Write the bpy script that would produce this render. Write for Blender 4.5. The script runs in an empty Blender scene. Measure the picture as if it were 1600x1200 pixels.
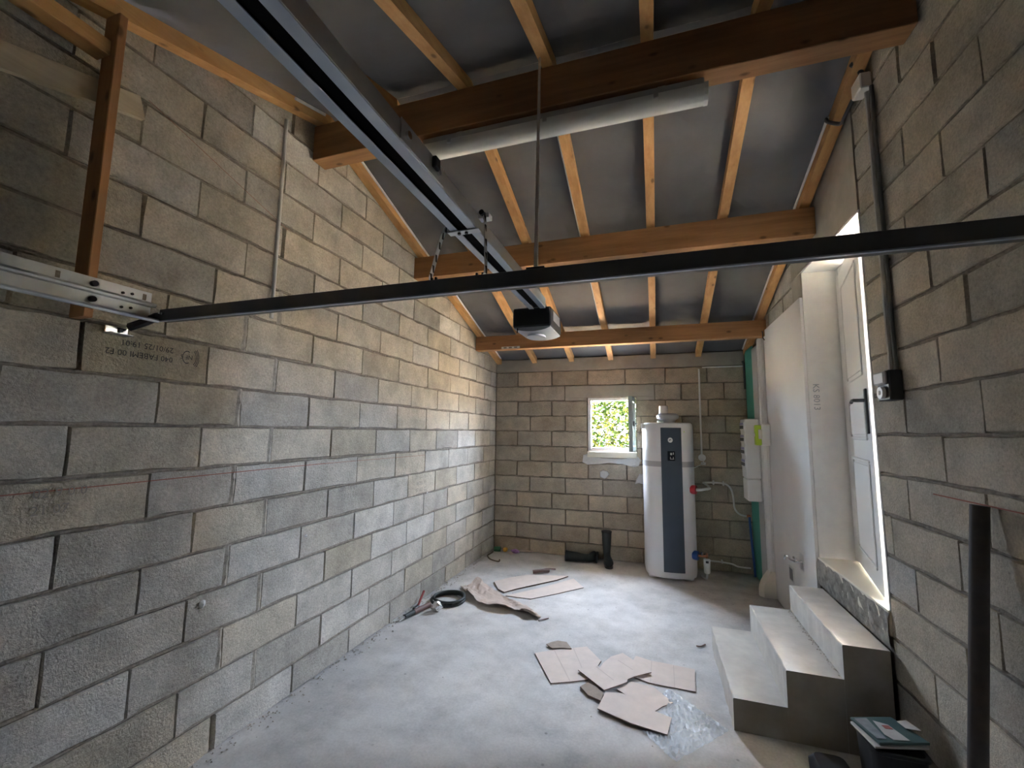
import bpy, bmesh, math, random
from mathutils import Vector, Matrix
random.seed(7)
S = bpy.context.scene
COL = S.collection

# ------------------------------------------------------------------ camera
cd = bpy.data.cameras.new('camera'); cam = bpy.data.objects.new('camera', cd); COL.objects.link(cam)
YAW, PITCH, ROLL = 0.317576, 0.109261, 0.011895
fw = Vector((-math.sin(YAW)*math.cos(PITCH), math.cos(YAW)*math.cos(PITCH), math.sin(PITCH)))
r0 = Vector((math.cos(YAW), math.sin(YAW), 0)); u0 = r0.cross(fw)
rt = r0*math.cos(ROLL)+u0*math.sin(ROLL); up = u0*math.cos(ROLL)-r0*math.sin(ROLL)
cam.matrix_world = Matrix(((rt.x, up.x, -fw.x, 0), (rt.y, up.y, -fw.y, 0), (rt.z, up.z, -fw.z, 1.65), (0, 0, 0, 1)))
cd.sensor_width = 36; cd.lens = 673.48/1600*36; cd.clip_start = 0.02; cd.clip_end = 200
S.camera = cam
# ------------------------------------------------------------------ daylight
W = bpy.data.worlds.new('sky'); S.world = W; W.use_nodes = True
bg = W.node_tree.nodes['Background']; bg.inputs[0].default_value = (0.70, 0.81, 1.0, 1); bg.inputs[1].default_value = 17.0
def portal(name, loc, rot, sx, sy):
    l = bpy.data.lights.new(name, 'AREA'); l.shape = 'RECTANGLE'; l.size = sx; l.size_y = sy
    l.cycles.is_portal = True
    o = bpy.data.objects.new(name, l); COL.objects.link(o); o.location = loc; o.rotation_euler = rot
portal('window_daylight_portal', (-0.54, 6.14, 1.76), (math.radians(-90), 0, 0), 0.66, 0.76)
portal('added_hall_opening_portal', (2.92, 3.0, 2.1), (0, math.radians(90), 0), 1.0, 1.2)  # for the opening in the added hallway box
sl = bpy.data.lights.new('sun', 'SUN'); sl.energy = 48.0; sl.angle = math.radians(0.6); sl.color = (1.0, 0.86, 0.66)
so_ = bpy.data.objects.new('sun', sl); COL.objects.link(so_); so_.rotation_euler = Vector((-0.50, 0.16, -0.85)).to_track_quat('-Z', 'Y').to_euler()
S.view_settings.view_transform = 'Standard'; S.view_settings.look = 'None'
S.view_settings.gamma = 1; S.view_settings.use_curve_mapping = False
S.view_settings.exposure = 3.4
S.cycles.max_bounces = 14; S.cycles.diffuse_bounces = 10; S.cycles.transparent_max_bounces = 12
S.cycles.use_denoising = True
S.cycles.sample_clamp_indirect = 0

# ------------------------------------------------------------------ materials
def newmat(name):
    m = bpy.data.materials.new(name); m.use_nodes = True
    nt = m.node_tree; return m, nt, nt.nodes['Principled BSDF']
def N(nt, t, **k):
    n = nt.nodes.new(t)
    for a, v in k.items(): setattr(n, a, v)
    return n
def position(nt, scale=(1, 1, 1)):
    g = N(nt, 'ShaderNodeNewGeometry'); mp = N(nt, 'ShaderNodeMapping'); mp.inputs['Scale'].default_value = scale
    nt.links.new(g.outputs['Position'], mp.inputs['Vector']); return mp.outputs[0]
def noise(nt, vec, scale, detail=4, rough=0.6):
    n = N(nt, 'ShaderNodeTexNoise'); n.inputs['Scale'].default_value = scale; n.inputs['Detail'].default_value = detail
    n.inputs['Roughness'].default_value = rough; nt.links.new(vec, n.inputs['Vector']); return n.outputs['Fac']
def maprange(nt, v, a, b, c, d):
    n = N(nt, 'ShaderNodeMapRange'); nt.links.new(v, n.inputs[0])
    for i, x in enumerate((a, b, c, d)): n.inputs[i+1].default_value = x
    return n.outputs[0]
def mulcol(nt, col, fac):
    n = N(nt, 'ShaderNodeVectorMath', operation='SCALE')
    if isinstance(col, tuple): n.inputs[0].default_value = col
    else: nt.links.new(col, n.inputs[0])
    nt.links.new(fac, n.inputs['Scale']); return n.outputs[0]
def mixcol(nt, fac, a, b):
    n = N(nt, 'ShaderNodeMix', data_type='RGBA'); nt.links.new(fac, n.inputs[0])
    for i, x in ((6, a), (7, b)):
        if isinstance(x, tuple): n.inputs[i].default_value = (*x, 1)
        else: nt.links.new(x, n.inputs[i])
    return n.outputs[2]
def bump(nt, bsdf, h, strength, dist=0.01, prev=None):
    n = N(nt, 'ShaderNodeBump'); n.inputs['Strength'].default_value = strength; n.inputs['Distance'].default_value = dist
    nt.links.new(h, n.inputs['Height'])
    if prev is not None: nt.links.new(prev, n.inputs['Normal'])
    nt.links.new(n.outputs[0], bsdf.inputs['Normal']); return n.outputs[0]
def plain(name, col, rough=0.5, metal=0.0, var=0.0, vscale=8, bmp=0.0, bscale=60, spec=None):
    m, nt, b = newmat(name)
    b.inputs['Base Color'].default_value = (*col, 1); b.inputs['Roughness'].default_value = rough; b.inputs['Metallic'].default_value = metal
    if spec is not None: b.inputs['Specular IOR Level'].default_value = spec
    if var or bmp:
        p = position(nt)
        if var:
            f = maprange(nt, noise(nt, p, vscale), 0.25, 0.75, 1-var, 1+var)
            nt.links.new(mulcol(nt, col, f), b.inputs['Base Color'])
        if bmp: bump(nt, b, noise(nt, p, bscale), bmp, 0.005)
    return m
def wood(name, col, dark, axis, k=1.0):
    m, nt, b = newmat(name)
    sc = [9.0, 9.0, 9.0]; sc[axis] = 0.7
    p = position(nt, tuple(sc))
    g = noise(nt, p, 2.2*k, 6, 0.65)
    c = mixcol(nt, maprange(nt, g, 0.35, 0.7, 0, 1), col, dark)
    ks = [3.2, 3.2, 3.2]; ks[axis] = 1.6
    v = N(nt, 'ShaderNodeTexVoronoi'); v.inputs['Scale'].default_value = 3.0; nt.links.new(position(nt, tuple(ks)), v.inputs['Vector'])
    kn = maprange(nt, v.outputs['Distance'], 0.07, 0.16, 0.45, 1.0)
    nt.links.new(mulcol(nt, c, kn), b.inputs['Base Color']); b.inputs['Roughness'].default_value = 0.7
    bump(nt, b, g, 0.12, 0.004)
    return m
def make_block_mat():
    m, nt, b = newmat('concrete_block'); oi = N(nt, 'ShaderNodeObjectInfo'); p = position(nt)
    mid = maprange(nt, noise(nt, p, 4.5, 6, 0.7), 0.3, 0.7, 0.72, 1.22)
    fine = maprange(nt, noise(nt, p, 85, 3, 0.7), 0.3, 0.7, 0.80, 1.16)
    v = N(nt, 'ShaderNodeTexVoronoi'); v.inputs['Scale'].default_value = 60; nt.links.new(p, v.inputs['Vector'])
    pit = maprange(nt, v.outputs['Distance'], 0.06, 0.26, 0.62, 1.0)
    sel = maprange(nt, noise(nt, p, 38, 2), 0.5, 0.62, 0, 1)
    pit2 = N(nt, 'ShaderNodeMix'); nt.links.new(sel, pit2.inputs[0]); pit2.inputs[2].default_value = 1.0; nt.links.new(pit, pit2.inputs[3])
    c = mulcol(nt, mulcol(nt, mulcol(nt, oi.outputs['Color'], mid), fine), pit2.outputs[0])
    nt.links.new(c, b.inputs['Base Color']); b.inputs['Roughness'].default_value = 0.95; b.inputs['Specular IOR Level'].default_value = 0.15
    n1 = bump(nt, b, noise(nt, p, 90, 4, 0.75), 0.7, 0.007)
    bump(nt, b, noise(nt, p, 45, 3, 0.6), 0.45, 0.008, n1)
    return m
def make_floor_mat():
    m, nt, b = newmat('screed_concrete'); p = position(nt)
    a = maprange(nt, noise(nt, p, 0.9, 6, 0.6), 0.3, 0.7, 0.74, 1.14)
    st = maprange(nt, noise(nt, p, 3.5, 7, 0.7), 0.42, 0.72, 1.05, 0.70)
    fi = maprange(nt, noise(nt, p, 70, 3, 0.6), 0.3, 0.7, 0.9, 1.07)
    v = N(nt, 'ShaderNodeTexVoronoi'); v.inputs['Scale'].default_value = 9; v.inputs['Randomness'].default_value = 1; nt.links.new(p, v.inputs['Vector'])
    sp0 = maprange(nt, v.outputs['Distance'], 0.04, 0.10, 0.55, 1.0); spm = maprange(nt, noise(nt, p, 2.3, 2), 0.5, 0.6, 1.0, 0.0); spx = N(nt, 'ShaderNodeMath', operation='MAXIMUM'); nt.links.new(sp0, spx.inputs[0]); nt.links.new(spm, spx.inputs[1]); sp = spx.outputs[0]
    c = mulcol(nt, mulcol(nt, mulcol(nt, mulcol(nt, (0.575, 0.56, 0.54), a), st), fi), sp)
    nt.links.new(c, b.inputs['Base Color']); b.inputs['Roughness'].default_value = 0.82
    bump(nt, b, noise(nt, p, 60, 5, 0.65), 0.18, 0.004)
    return m
M = {}
M['block'] = make_block_mat()
M['floor'] = make_floor_mat()
M['mortar_fill'] = plain('mortar_fill', (0.36, 0.325, 0.275), 0.95, var=0.3, vscale=40, bmp=1.0, bscale=60)
M['mortar'] = plain('mortar', (0.25, 0.22, 0.18), 0.95, var=0.35, vscale=45, bmp=0.9, bscale=110)
M['smooth_conc'] = plain('cast_concrete', (0.40, 0.365, 0.31), 0.9, var=0.14, vscale=7, bmp=0.25, bscale=60)
M['rough_conc'] = plain('rough_concrete', (0.27, 0.25, 0.22), 0.95, var=0.5, vscale=22, bmp=1.0, bscale=35)
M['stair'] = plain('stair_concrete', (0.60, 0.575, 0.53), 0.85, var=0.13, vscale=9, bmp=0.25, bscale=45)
M['stair_side_shade'] = plain('stair_side_painted_shade', (0.30, 0.265, 0.225), 0.9, var=0.2, vscale=6, bmp=0.3, bscale=30)  # same concrete with the shade of the step ends painted in
M['plaster_board'] = plain('plasterboard_paper', (0.72, 0.71, 0.70), 0.75, var=0.03, vscale=3)
M['reveal'] = plain('plaster_reveal', (0.66, 0.65, 0.63), 0.8, var=0.06, vscale=12, bmp=0.06, bscale=120)
M['white'] = plain('white_paint', (0.80, 0.80, 0.79), 0.45)
M['white_plastic'] = plain('white_plastic', (0.78, 0.78, 0.76), 0.35)
M['cream'] = plain('cream_plastic', (0.70, 0.67, 0.60), 0.5)
M['green_board'] = plain('moisture_board_green', (0.10, 0.42, 0.31), 0.7)
M['grey_board'] = plain('board_grey', (0.50, 0.50, 0.49), 0.75)
M['membrane'] = plain('roof_membrane', (0.165, 0.16, 0.16), 0.9, var=0.12, vscale=2.5, bmp=0.25, bscale=9, spec=0.12)
M['rafter'] = wood('pine_rafter', (0.66, 0.38, 0.16), (0.50, 0.25, 0.09), 1)
M['beam'] = wood('stained_beam', (0.43, 0.22, 0.095), (0.27, 0.13, 0.055), 0)
M['post'] = wood('pine_post', (0.46, 0.23, 0.10), (0.33, 0.15, 0.06), 2)
M['plank'] = wood('weathered_plank', (0.66, 0.56, 0.41), (0.50, 0.41, 0.28), 1)
M['galv'] = plain('galvanised_steel', (0.62, 0.64, 0.66), 0.35, 0.9, var=0.12, vscale=9)
M['rail'] = plain('zinc_rail', (0.55, 0.60, 0.68), 0.42, 0.55, var=0.06, vscale=6)
M['rail_dark'] = plain('rail_groove', (0.008, 0.008, 0.009), 0.9, spec=0.05)
M['bar'] = plain('dark_steel', (0.15, 0.145, 0.145), 0.5, 0.15, var=0.1, vscale=12)
M['black'] = plain('black_plastic', (0.018, 0.018, 0.02), 0.45)
M['dark'] = plain('dark_rubber', (0.022, 0.028, 0.026), 0.55)
M['bolt'] = plain('bolt_black', (0.03, 0.03, 0.035), 0.4, 0.6)
M['chrome'] = plain('chrome', (0.75, 0.76, 0.78), 0.15, 1.0)
M['grey_pvc'] = plain('grey_pvc', (0.52, 0.52, 0.51), 0.45)
M['dark_pvc'] = plain('dark_grey_pvc', (0.13, 0.13, 0.13), 0.5)
M['tank'] = plain('tank_enamel', (0.74, 0.75, 0.78), 0.32)
M['tank_band'] = plain('tank_band', (0.40, 0.41, 0.45), 0.4)
M['navy'] = plain('anthracite_blue', (0.045, 0.062, 0.088), 0.5)
M['navy_dark'] = plain('display_black', (0.015, 0.018, 0.024), 0.25)
M['red'] = plain('red_plastic', (0.55, 0.03, 0.05), 0.4)
M['blue'] = plain('blue_plastic', (0.02, 0.10, 0.38), 0.4)
M['copper'] = plain('copper', (0.62, 0.26, 0.14), 0.35, 0.8)
M['lime'] = plain('lime_plastic', (0.50, 0.72, 0.05), 0.4)
M['lilac'] = plain('breaker_label', (0.33, 0.33, 0.55), 0.5)
M['card'] = plain('cardboard', (0.62, 0.53, 0.47), 0.85, var=0.07, vscale=14)
M['card_edge'] = plain('cardboard_edge', (0.20, 0.13, 0.10), 0.9, var=0.2, vscale=80)
M['crease'] = plain('card_crease', (0.50, 0.42, 0.37), 0.85)
M['kraft'] = plain('kraft_paper', (0.52, 0.42, 0.355), 0.85, var=0.12, vscale=11, bmp=0.4, bscale=25)
M['card_in'] = plain('cardboard_inside', (0.30, 0.24, 0.19), 0.9, var=0.15, vscale=40)
M['ink'] = plain('block_ink', (0.035, 0.035, 0.04), 0.9)
M['faint_ink'] = plain('faded_ink', (0.24, 0.225, 0.20), 0.9)
M['chalk_red'] = plain('red_chalk', (0.30, 0.115, 0.085), 0.95)
M['plaster'] = plain('plaster_smear', (0.62, 0.62, 0.61), 0.9, var=0.06, vscale=30, bmp=0.4, bscale=50)
M['foil'] = plain('foil', (0.8, 0.8, 0.8), 0.22, 1.0, bmp=0.8, bscale=60)
M['brown'] = plain('brown_tube', (0.16, 0.09, 0.075), 0.6)
M['teal'] = plain('teal_print', (0.075, 0.135, 0.13), 0.5)
M['paper'] = plain('newsprint', (0.62, 0.60, 0.58), 0.8, var=0.1, vscale=20)
M['print_grey'] = plain('print_grey', (0.28, 0.30, 0.32), 0.7, var=0.3, vscale=18)
M['print_pink'] = plain('print_pink', (0.50, 0.17, 0.14), 0.7)
M['yellow'] = plain('yellow_wrap', (0.65, 0.36, 0.05), 0.5)
M['can_green'] = plain('green_can', (0.06, 0.25, 0.12), 0.4, var=0.4, vscale=40)
M['purple'] = plain('purple_wrap', (0.42, 0.22, 0.50), 0.5, var=0.4, vscale=60)
M['dull_red'] = plain('dull_red', (0.28, 0.045, 0.04), 0.6)
M['rust'] = plain('rusty_bar', (0.10, 0.075, 0.06), 0.8)
M['pole'] = plain('blackened_tube', (0.045, 0.036, 0.033), 0.7, var=0.4, vscale=10)
M['ground'] = plain('dry_ground', (0.62, 0.50, 0.33), 0.95, var=0.2, vscale=1.5)
M['bark'] = plain('bark', (0.12, 0.09, 0.06), 0.9)
M['diffuser'] = plain('tube_diffuser', (0.84, 0.84, 0.80), 0.18)
M['lens'] = plain('lamp_lens', (0.80, 0.82, 0.86), 0.3)
M['opener_lid'] = plain('opener_grey', (0.46, 0.47, 0.50), 0.4)
M['sill'] = plain('cream_sill', (0.72, 0.68, 0.58), 0.7)
M['sash'] = plain('sash_grey_green', (0.42, 0.47, 0.45), 0.4)
M['tube_glass'] = plain('tube_white', (0.85, 0.86, 0.84), 0.25)
def leafmat(name, c1, c2):
    m, nt, b = newmat(name); p = position(nt)
    nt.links.new(mixcol(nt, maprange(nt, noise(nt, p, 6, 3), 0.42, 0.6, 0, 1), c1, c2), b.inputs['Base Color']); b.inputs['Roughness'].default_value = 1.0; b.inputs['Specular IOR Level'].default_value = 0.0
    return m
M['leaf'] = leafmat('leaves', (0.0105, 0.0230, 0.0060), (0.0300, 0.0310, 0.0070))
def glassmat():
    m = bpy.data.materials.new('window_glass'); m.use_nodes = True; nt = m.node_tree; nt.nodes.clear()
    o = N(nt, 'ShaderNodeOutputMaterial'); t = N(nt, 'ShaderNodeBsdfTransparent'); g = N(nt, 'ShaderNodeBsdfGlossy'); g.inputs['Roughness'].default_value = 0.02
    t.inputs[0].default_value = (0.93, 0.95, 0.94, 1)
    mx = N(nt, 'ShaderNodeMixShader'); mx.inputs[0].default_value = 0.10
    nt.links.new(t.outputs[0], mx.inputs[1]); nt.links.new(g.outputs[0], mx.inputs[2]); nt.links.new(mx.outputs[0], o.inputs[0]); return m
M['glass'] = glassmat()
def plasticsheet():
    m, nt, b = newmat('clear_plastic_film'); b.inputs['Base Color'].default_value = (0.80, 0.84, 0.88, 1); b.inputs['Roughness'].default_value = 0.12
    b.inputs['Alpha'].default_value = 0.38
    p = position(nt); bump(nt, b, noise(nt, p, 35, 4), 0.5, 0.01); return m
M['film'] = plasticsheet()

# ------------------------------------------------------------------ mesh helpers
def V(*a): return Vector(a)
class MB:
    def __init__(s): s.v = []; s.f = []
    def add(s, vs, fs):
        o = len(s.v); s.v += [tuple(x) for x in vs]; s.f += [tuple(i+o for i in f) for f in fs]; return s
    def box(s, lo, hi, M4=None):
        (a, b, c), (d, e, f) = lo, hi
        vs = [Vector(x) for x in ((a,b,c),(d,b,c),(d,e,c),(a,e,c),(a,b,f),(d,b,f),(d,e,f),(a,e,f))]
        if M4 is not None: vs = [M4 @ x for x in vs]
        return s.add(vs, [(0,3,2,1),(4,5,6,7),(0,1,5,4),(1,2,6,5),(2,3,7,6),(3,0,4,7)])
    def bbox(s, lo, hi, c=0.005, M4=None):   # chamfered box
        lo = Vector(lo); hi = Vector(hi); c = min(c, min((hi-lo))*0.45)
        bm = bmesh.new(); vs = [bm.verts.new(x) for x in MB().box(lo, hi).v]
        for f in MB().box(lo, hi).f: bm.faces.new([vs[i] for i in f])
        bmesh.ops.bevel(bm, geom=list(bm.edges), offset=c, segments=1, affect='EDGES', profile=0.5)
        if M4 is not None: bm.transform(M4)
        bm.verts.index_update()
        s.add([v.co for v in bm.verts], [[v.index for v in f.verts] for f in bm.faces]); bm.free(); return s
    def cyl(s, p0, p1, r, n=12, r2=None, cap=True):
        p0 = Vector(p0); p1 = Vector(p1); d = (p1-p0).normalized(); a = d.orthogonal().normalized(); b = d.cross(a); r2 = r if r2 is None else r2
        vs = [p0+(a*math.cos(2*math.pi*i/n)+b*math.sin(2*math.pi*i/n))*r for i in range(n)]+[p1+(a*math.cos(2*math.pi*i/n)+b*math.sin(2*math.pi*i/n))*r2 for i in range(n)]
        fs = [(i, (i+1) % n, n+(i+1) % n, n+i) for i in range(n)]
        if cap: fs += [tuple(range(n-1, -1, -1)), tuple(range(n, 2*n))]
        return s.add(vs, fs)
    def tube(s, pts, r, n=8):
        pts = [Vector(p) for p in pts]; rings = []; a = None
        for i, p in enumerate(pts):
            d = (pts[min(i+1, len(pts)-1)]-pts[max(i-1, 0)]).normalized()
            a = (a-d*a.dot(d)).normalized() if a is not None and (a-d*a.dot(d)).length > 1e-4 else d.orthogonal().normalized()
            b = d.cross(a); rings.append([p+(a*math.cos(2*math.pi*k/n)+b*math.sin(2*math.pi*k/n))*r for k in range(n)])
        return s.loft(rings)
    def loft(s, rings, cap=True):
        n = len(rings[0]); vs = [p for r in rings for p in r]
        fs = [(j*n+i, j*n+(i+1) % n, (j+1)*n+(i+1) % n, (j+1)*n+i) for j in range(len(rings)-1) for i in range(n)]
        if cap: fs += [tuple(range(n-1, -1, -1)), tuple(range((len(rings)-1)*n, len(rings)*n))]
        return s.add(vs, fs)
    def lathe(s, c, prof, n=24, nx=2.0, ry=1.0):   # prof: (r, z); nx superellipse power
        c = Vector(c); rings = []
        for r, z in prof:
            rg = []
            for i in range(n):
                t = 2*math.pi*i/n; ct, st = math.cos(t), math.sin(t)
                k = (abs(ct)**nx+abs(st)**nx)**(-1/nx); rg.append(c+Vector((ct*k*r, st*k*r*ry, z)))
            rings.append(rg)
        return s.loft(rings)
    def prism(s, poly, off, flip=False):    # poly of 3D points, extruded along the vector off
        poly = [Vector(p) for p in poly]; off = Vector(off); n = len(poly)
        return s.add(poly+[p+off for p in poly], [tuple(range(n-1, -1, -1)), tuple(range(n, 2*n))]+[(i, (i+1) % n, n+(i+1) % n, n+i) for i in range(n)])
    def build(s, name, mat, parent=None, smooth=False, loc=None, fix=True):
        base = Vector(loc) if loc is not None else (Vector(parent['_o']) if parent is not None and '_o' in parent else Vector((0, 0, 0)))
        me = bpy.data.meshes.new(name); me.from_pydata([tuple(Vector(x)-base) for x in s.v], [], s.f)
        if fix:
            bm = bmesh.new(); bm.from_mesh(me); bmesh.ops.recalc_face_normals(bm, faces=bm.faces); bm.to_mesh(me); bm.free()
        me.materials.append(M[mat])
        if smooth:
            me.polygons.foreach_set('use_smooth', [True]*len(me.polygons))
            try: me.set_sharp_from_angle(angle=math.radians(40))
            except Exception: pass
        o = bpy.data.objects.new(name, me); COL.objects.link(o)
        if parent is None: o.location = base
        else: o.parent = parent
        ORI[o.name] = base
        if parent is not None: o['_o'] = tuple(base)
        else: o['_o'] = tuple(base)
        return o
ORI = {}
def thing(name, loc, label, cat, group=None):
    o = bpy.data.objects.new(name, None); COL.objects.link(o); o.location = loc; o['_o'] = tuple(loc); o.empty_display_size = 0.1
    o['label'] = label; o['category'] = cat
    if group: o['group'] = group
    return o
def struct(name, loc=(0, 0, 0), label=None, cat=None):
    o = bpy.data.objects.new(name, None); COL.objects.link(o); o.location = loc; o['_o'] = tuple(loc); o['kind'] = 'structure'
    if label: o['label'] = label
    if cat: o['category'] = cat
    return o
def tag(o, label, cat, group=None, kind=None):
    o['label'] = label; o['category'] = cat
    if group: o['group'] = group
    if kind: o['kind'] = kind
    return o
def smoothpath(pts, k=6):
    pts = [Vector(p) for p in pts]; out = []
    P = [pts[0]]+pts+[pts[-1]]
    for i in range(1, len(P)-2):
        for j in range(k):
            t = j/k; a, b, c, d = P[i-1], P[i], P[i+1], P[i+2]
            out.append(0.5*((2*b)+(c-a)*t+(2*a-5*b+4*c-d)*t*t+(3*b-a-3*c+d)*t**3))
    out.append(pts[-1]); return out
def text_mesh(body, size):
    c = bpy.data.curves.new('lettering', 'FONT'); c.body = body; c.size = size; c.extrude = 0.0; c.resolution_u = 2
    o = bpy.data.objects.new('lettering', c); COL.objects.link(o)
    bpy.context.view_layer.update()
    me = bpy.data.meshes.new_from_object(o.evaluated_get(bpy.context.evaluated_depsgraph_get()))
    bpy.data.objects.remove(o); return me
def lettering(body, size, origin, ax, ay, mat, parent, name='lettering'):
    """flat print: text laid out along ax (reading direction) and ay (upwards)"""
    me = text_mesh(body, size); ax = Vector(ax); ay = Vector(ay); o0 = Vector(origin); base = Vector(parent['_o']) if parent else Vector((0, 0, 0))
    for v in me.vertices:
        v.co = o0+ax*v.co.x+ay*v.co.y-base
    me.materials.clear(); me.materials.append(M[mat])
    o = bpy.data.objects.new(name, me); COL.objects.link(o); o.parent = parent; o['_o'] = tuple(base); return o

# ------------------------------------------------------------------ dimensions
XL, XR, D = -2.19, 1.165, 5.93
Z0, CH = 0.18, 0.211               # first bed joint, course height
YR = 2.27                          # ridge
def zb(y): return 3.76-0.31*abs(y-YR)     # underside of the rafters
YF = -1.15                         # front wall

# ------------------------------------------------------------------ block walls
def clip(poly, a, b, c):           # keep a*u+b*z<=c
    out = []
    for i in range(len(poly)):
        p, q = poly[i], poly[(i+1) % len(poly)]; dp = a*p[0]+b*p[1]-c; dq = a*q[0]+b*q[1]-c
        if dp <= 0: out.append(p)
        if (dp < 0 < dq) or (dq < 0 < dp):
            t = dp/(dp-dq); out.append((p[0]+(q[0]-p[0])*t, p[1]+(q[1]-p[1])*t))
    return out
_bcache = {}; MATS = {}
def block_outline(L, H, rnd):
    pts = []; nl, nh = 5, 2
    for i in range(nl): pts.append((-L/2+L*i/nl, -H/2))
    for i in range(nh): pts.append((L/2, -H/2+H*i/nh))
    for i in range(nl): pts.append((L/2-L*i/nl, H/2))
    for i in range(nh): pts.append((-L/2, H/2-H*i/nh))
    return pts
def block_mesh(L, H, var):
    key = (round(L, 3), round(H, 3), var)
    if key in _bcache: return _bcache[key]
    rnd = random.Random(var*31+int(L*1000)); o = block_outline(L, H, rnd); n = len(o)
    ins = lambda p: ((p[0]*(1-2*rnd.uniform(.002, .009)/L)), p[1]*(1-2*rnd.uniform(.001, .012)/H), rnd.uniform(-.0025, 0.0))
    fr = [ins(p) for p in o]
    vs = fr+[(p[0], p[1], -0.034) for p in o]
    me = bpy.data.meshes.new('concrete_block')
    me.from_pydata(vs, [], [tuple(range(n))]+[(i, n+i, n+(i+1) % n, (i+1) % n) for i in range(n)])
    me.materials.append(M['block']); _bcache[key] = me; return me
GREY = [(0.475, 0.445, 0.395), (0.445, 0.417, 0.37), (0.50, 0.472, 0.425), (0.405, 0.378, 0.335), (0.53, 0.505, 0.462)]
BEIGE = [(0.51, 0.455, 0.37), (0.48, 0.43, 0.35), (0.535, 0.482, 0.40), (0.455, 0.405, 0.325), (0.49, 0.45, 0.38)]
BACK = [(0.50, 0.425, 0.325), (0.46, 0.39, 0.30), (0.53, 0.455, 0.355), (0.43, 0.365, 0.28), (0.47, 0.415, 0.335), (0.42, 0.37, 0.30)]
rb = random.Random(11)
def put_block(wall, basis, u0, u1, z0, z1, beige=0.5, cl=None, tint=None, name='concrete_block'):
    """basis: (origin, udir, normal). returns the object"""
    org, ud, nn = basis; L, H = u1-u0, z1-z0
    if L < 0.03: return None
    uc, zc = (u0+u1)/2, (z0+z1)/2
    if cl is not None:
        poly = [(u0, z0), (u1, z0), (u1, z1), (u0, z1)]
        for h in cl: poly = clip(poly, *h)
        if len(poly) < 3 or max(p[1] for p in poly)-min(p[1] for p in poly) < 0.02: return None
        clipped = len(poly) != 4 or any(abs(p[1]-q[1]) > 1e-6 for p, q in zip(poly, [(u0, z0), (u1, z0), (u1, z1), (u0, z1)]))
    else: clipped = False
    if clipped:
        n = len(poly); me = bpy.data.meshes.new('concrete_block')
        cu = sum(p[0] for p in poly)/n; cz = sum(p[1] for p in poly)/n
        fr = [((p[0]-uc)-(p[0]-cu)*0.012, (p[1]-zc)-(p[1]-cz)*0.02, 0) for p in poly]
        me.from_pydata(fr+[(p[0]-uc, p[1]-zc, -0.034) for p in poly], [], [tuple(range(n))]+[(i, n+i, n+(i+1) % n, (i+1) % n) for i in range(n)])
        me.materials.append(M['block'])
    else: me = block_mesh(L, H, rb.randrange(5))
    o = bpy.data.objects.new(name, me); COL.objects.link(o); o.parent = wall
    ud = Vector(ud); nn = Vector(nn); zz = Vector((0, 0, 1))
    w = Vector(org)+ud*uc+zz*zc+nn*rb.uniform(-0.0025, 0.001)
    MATS[o.name] = Matrix.Translation(w) @ Matrix(((ud.x, zz.x, nn.x), (ud.y, zz.y, nn.y), (ud.z, zz.z, nn.z))).to_4x4(); o.matrix_local = MATS[o.name]
    c = tint or rb.choice(BEIGE if rb.random() < beige else GREY); k = rb.uniform(0.92, 1.08)
    o.color = (c[0]*k, c[1]*k, c[2]*k, 1); o['_o'] = tuple(w); return o
def bed_strip(mb, basis, u0, u1, z, w=0.007, seed=0):
    org, ud, nn = Vector(basis[0]), Vector(basis[1]), Vector(basis[2]); n = max(2, int((u1-u0)/0.035)); r = random.Random(seed); vs = []
    zz = Vector((0, 0, 1))
    for i in range(n+1):
        u = u0+(u1-u0)*i/n
        for j, dz in enumerate((-w, 0, w)):
            d = -r.uniform(0.0, 0.010) if j == 1 else -0.012
            vs.append(org+ud*u+zz*(z+dz)+nn*d)
    mb.add(vs, [(i*3+j, i*3+j+1, i*3+j+4, i*3+j+3) for i in range(n) for j in (0, 1)])
G = 0.0042   # half the bed joint
LB = ((XL, 0, 0), (0, 1, 0), (1, 0, 0))
RB = ((XR, 0, 0), (0, 1, 0), (-1, 0, 0))
BB = ((0, D, 0), (1, 0, 0), (0, -1, 0))
# left wall
wl = struct('wall_left', (0, 0, 0), 'long bare concrete block wall on the left of the garage', 'wall')
top = lambda y: zb(y)+0.075
core = MB(); core.prism([(XL-0.03, YF, -0.1), (XL-0.03, D+0.2, -0.1), (XL-0.03, D+0.2, top(D+0.2)), (XL-0.03, YR, top(YR)), (XL-0.03, YF, top(YF))], (-0.17, 0, 0))
core.build('wall_core', 'mortar', wl)
E_ = [1.085, 1.61, 2.025, 2.55, 3.075, 3.60, 4.125, 4.65, 5.175, 5.70]; E_ = [1.085-0.525*i for i in range(4, 0, -1)]+E_
O_ = [1.39, 1.80, 2.32, 2.85, 3.375, 3.90, 4.425, 4.95, 5.475]; O_ = [1.39-0.525*i for i in range(5, 0, -1)]+O_
def seq(a): return [a+0.525*i for i in range(-6, 10) if -1.1 < a+0.525*i < 5.9]
ROWJ = {11: seq(1.25), 12: seq(1.49), 13: seq(1.21), 14: seq(0.95), 15: seq(1.75), 16: seq(1.5)}
strips = MB(); print_host = {}
half = [(-0.31, 1, 3.76+0.07-0.31*YR), (0.31, 1, 3.76+0.07+0.31*YR)]
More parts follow.
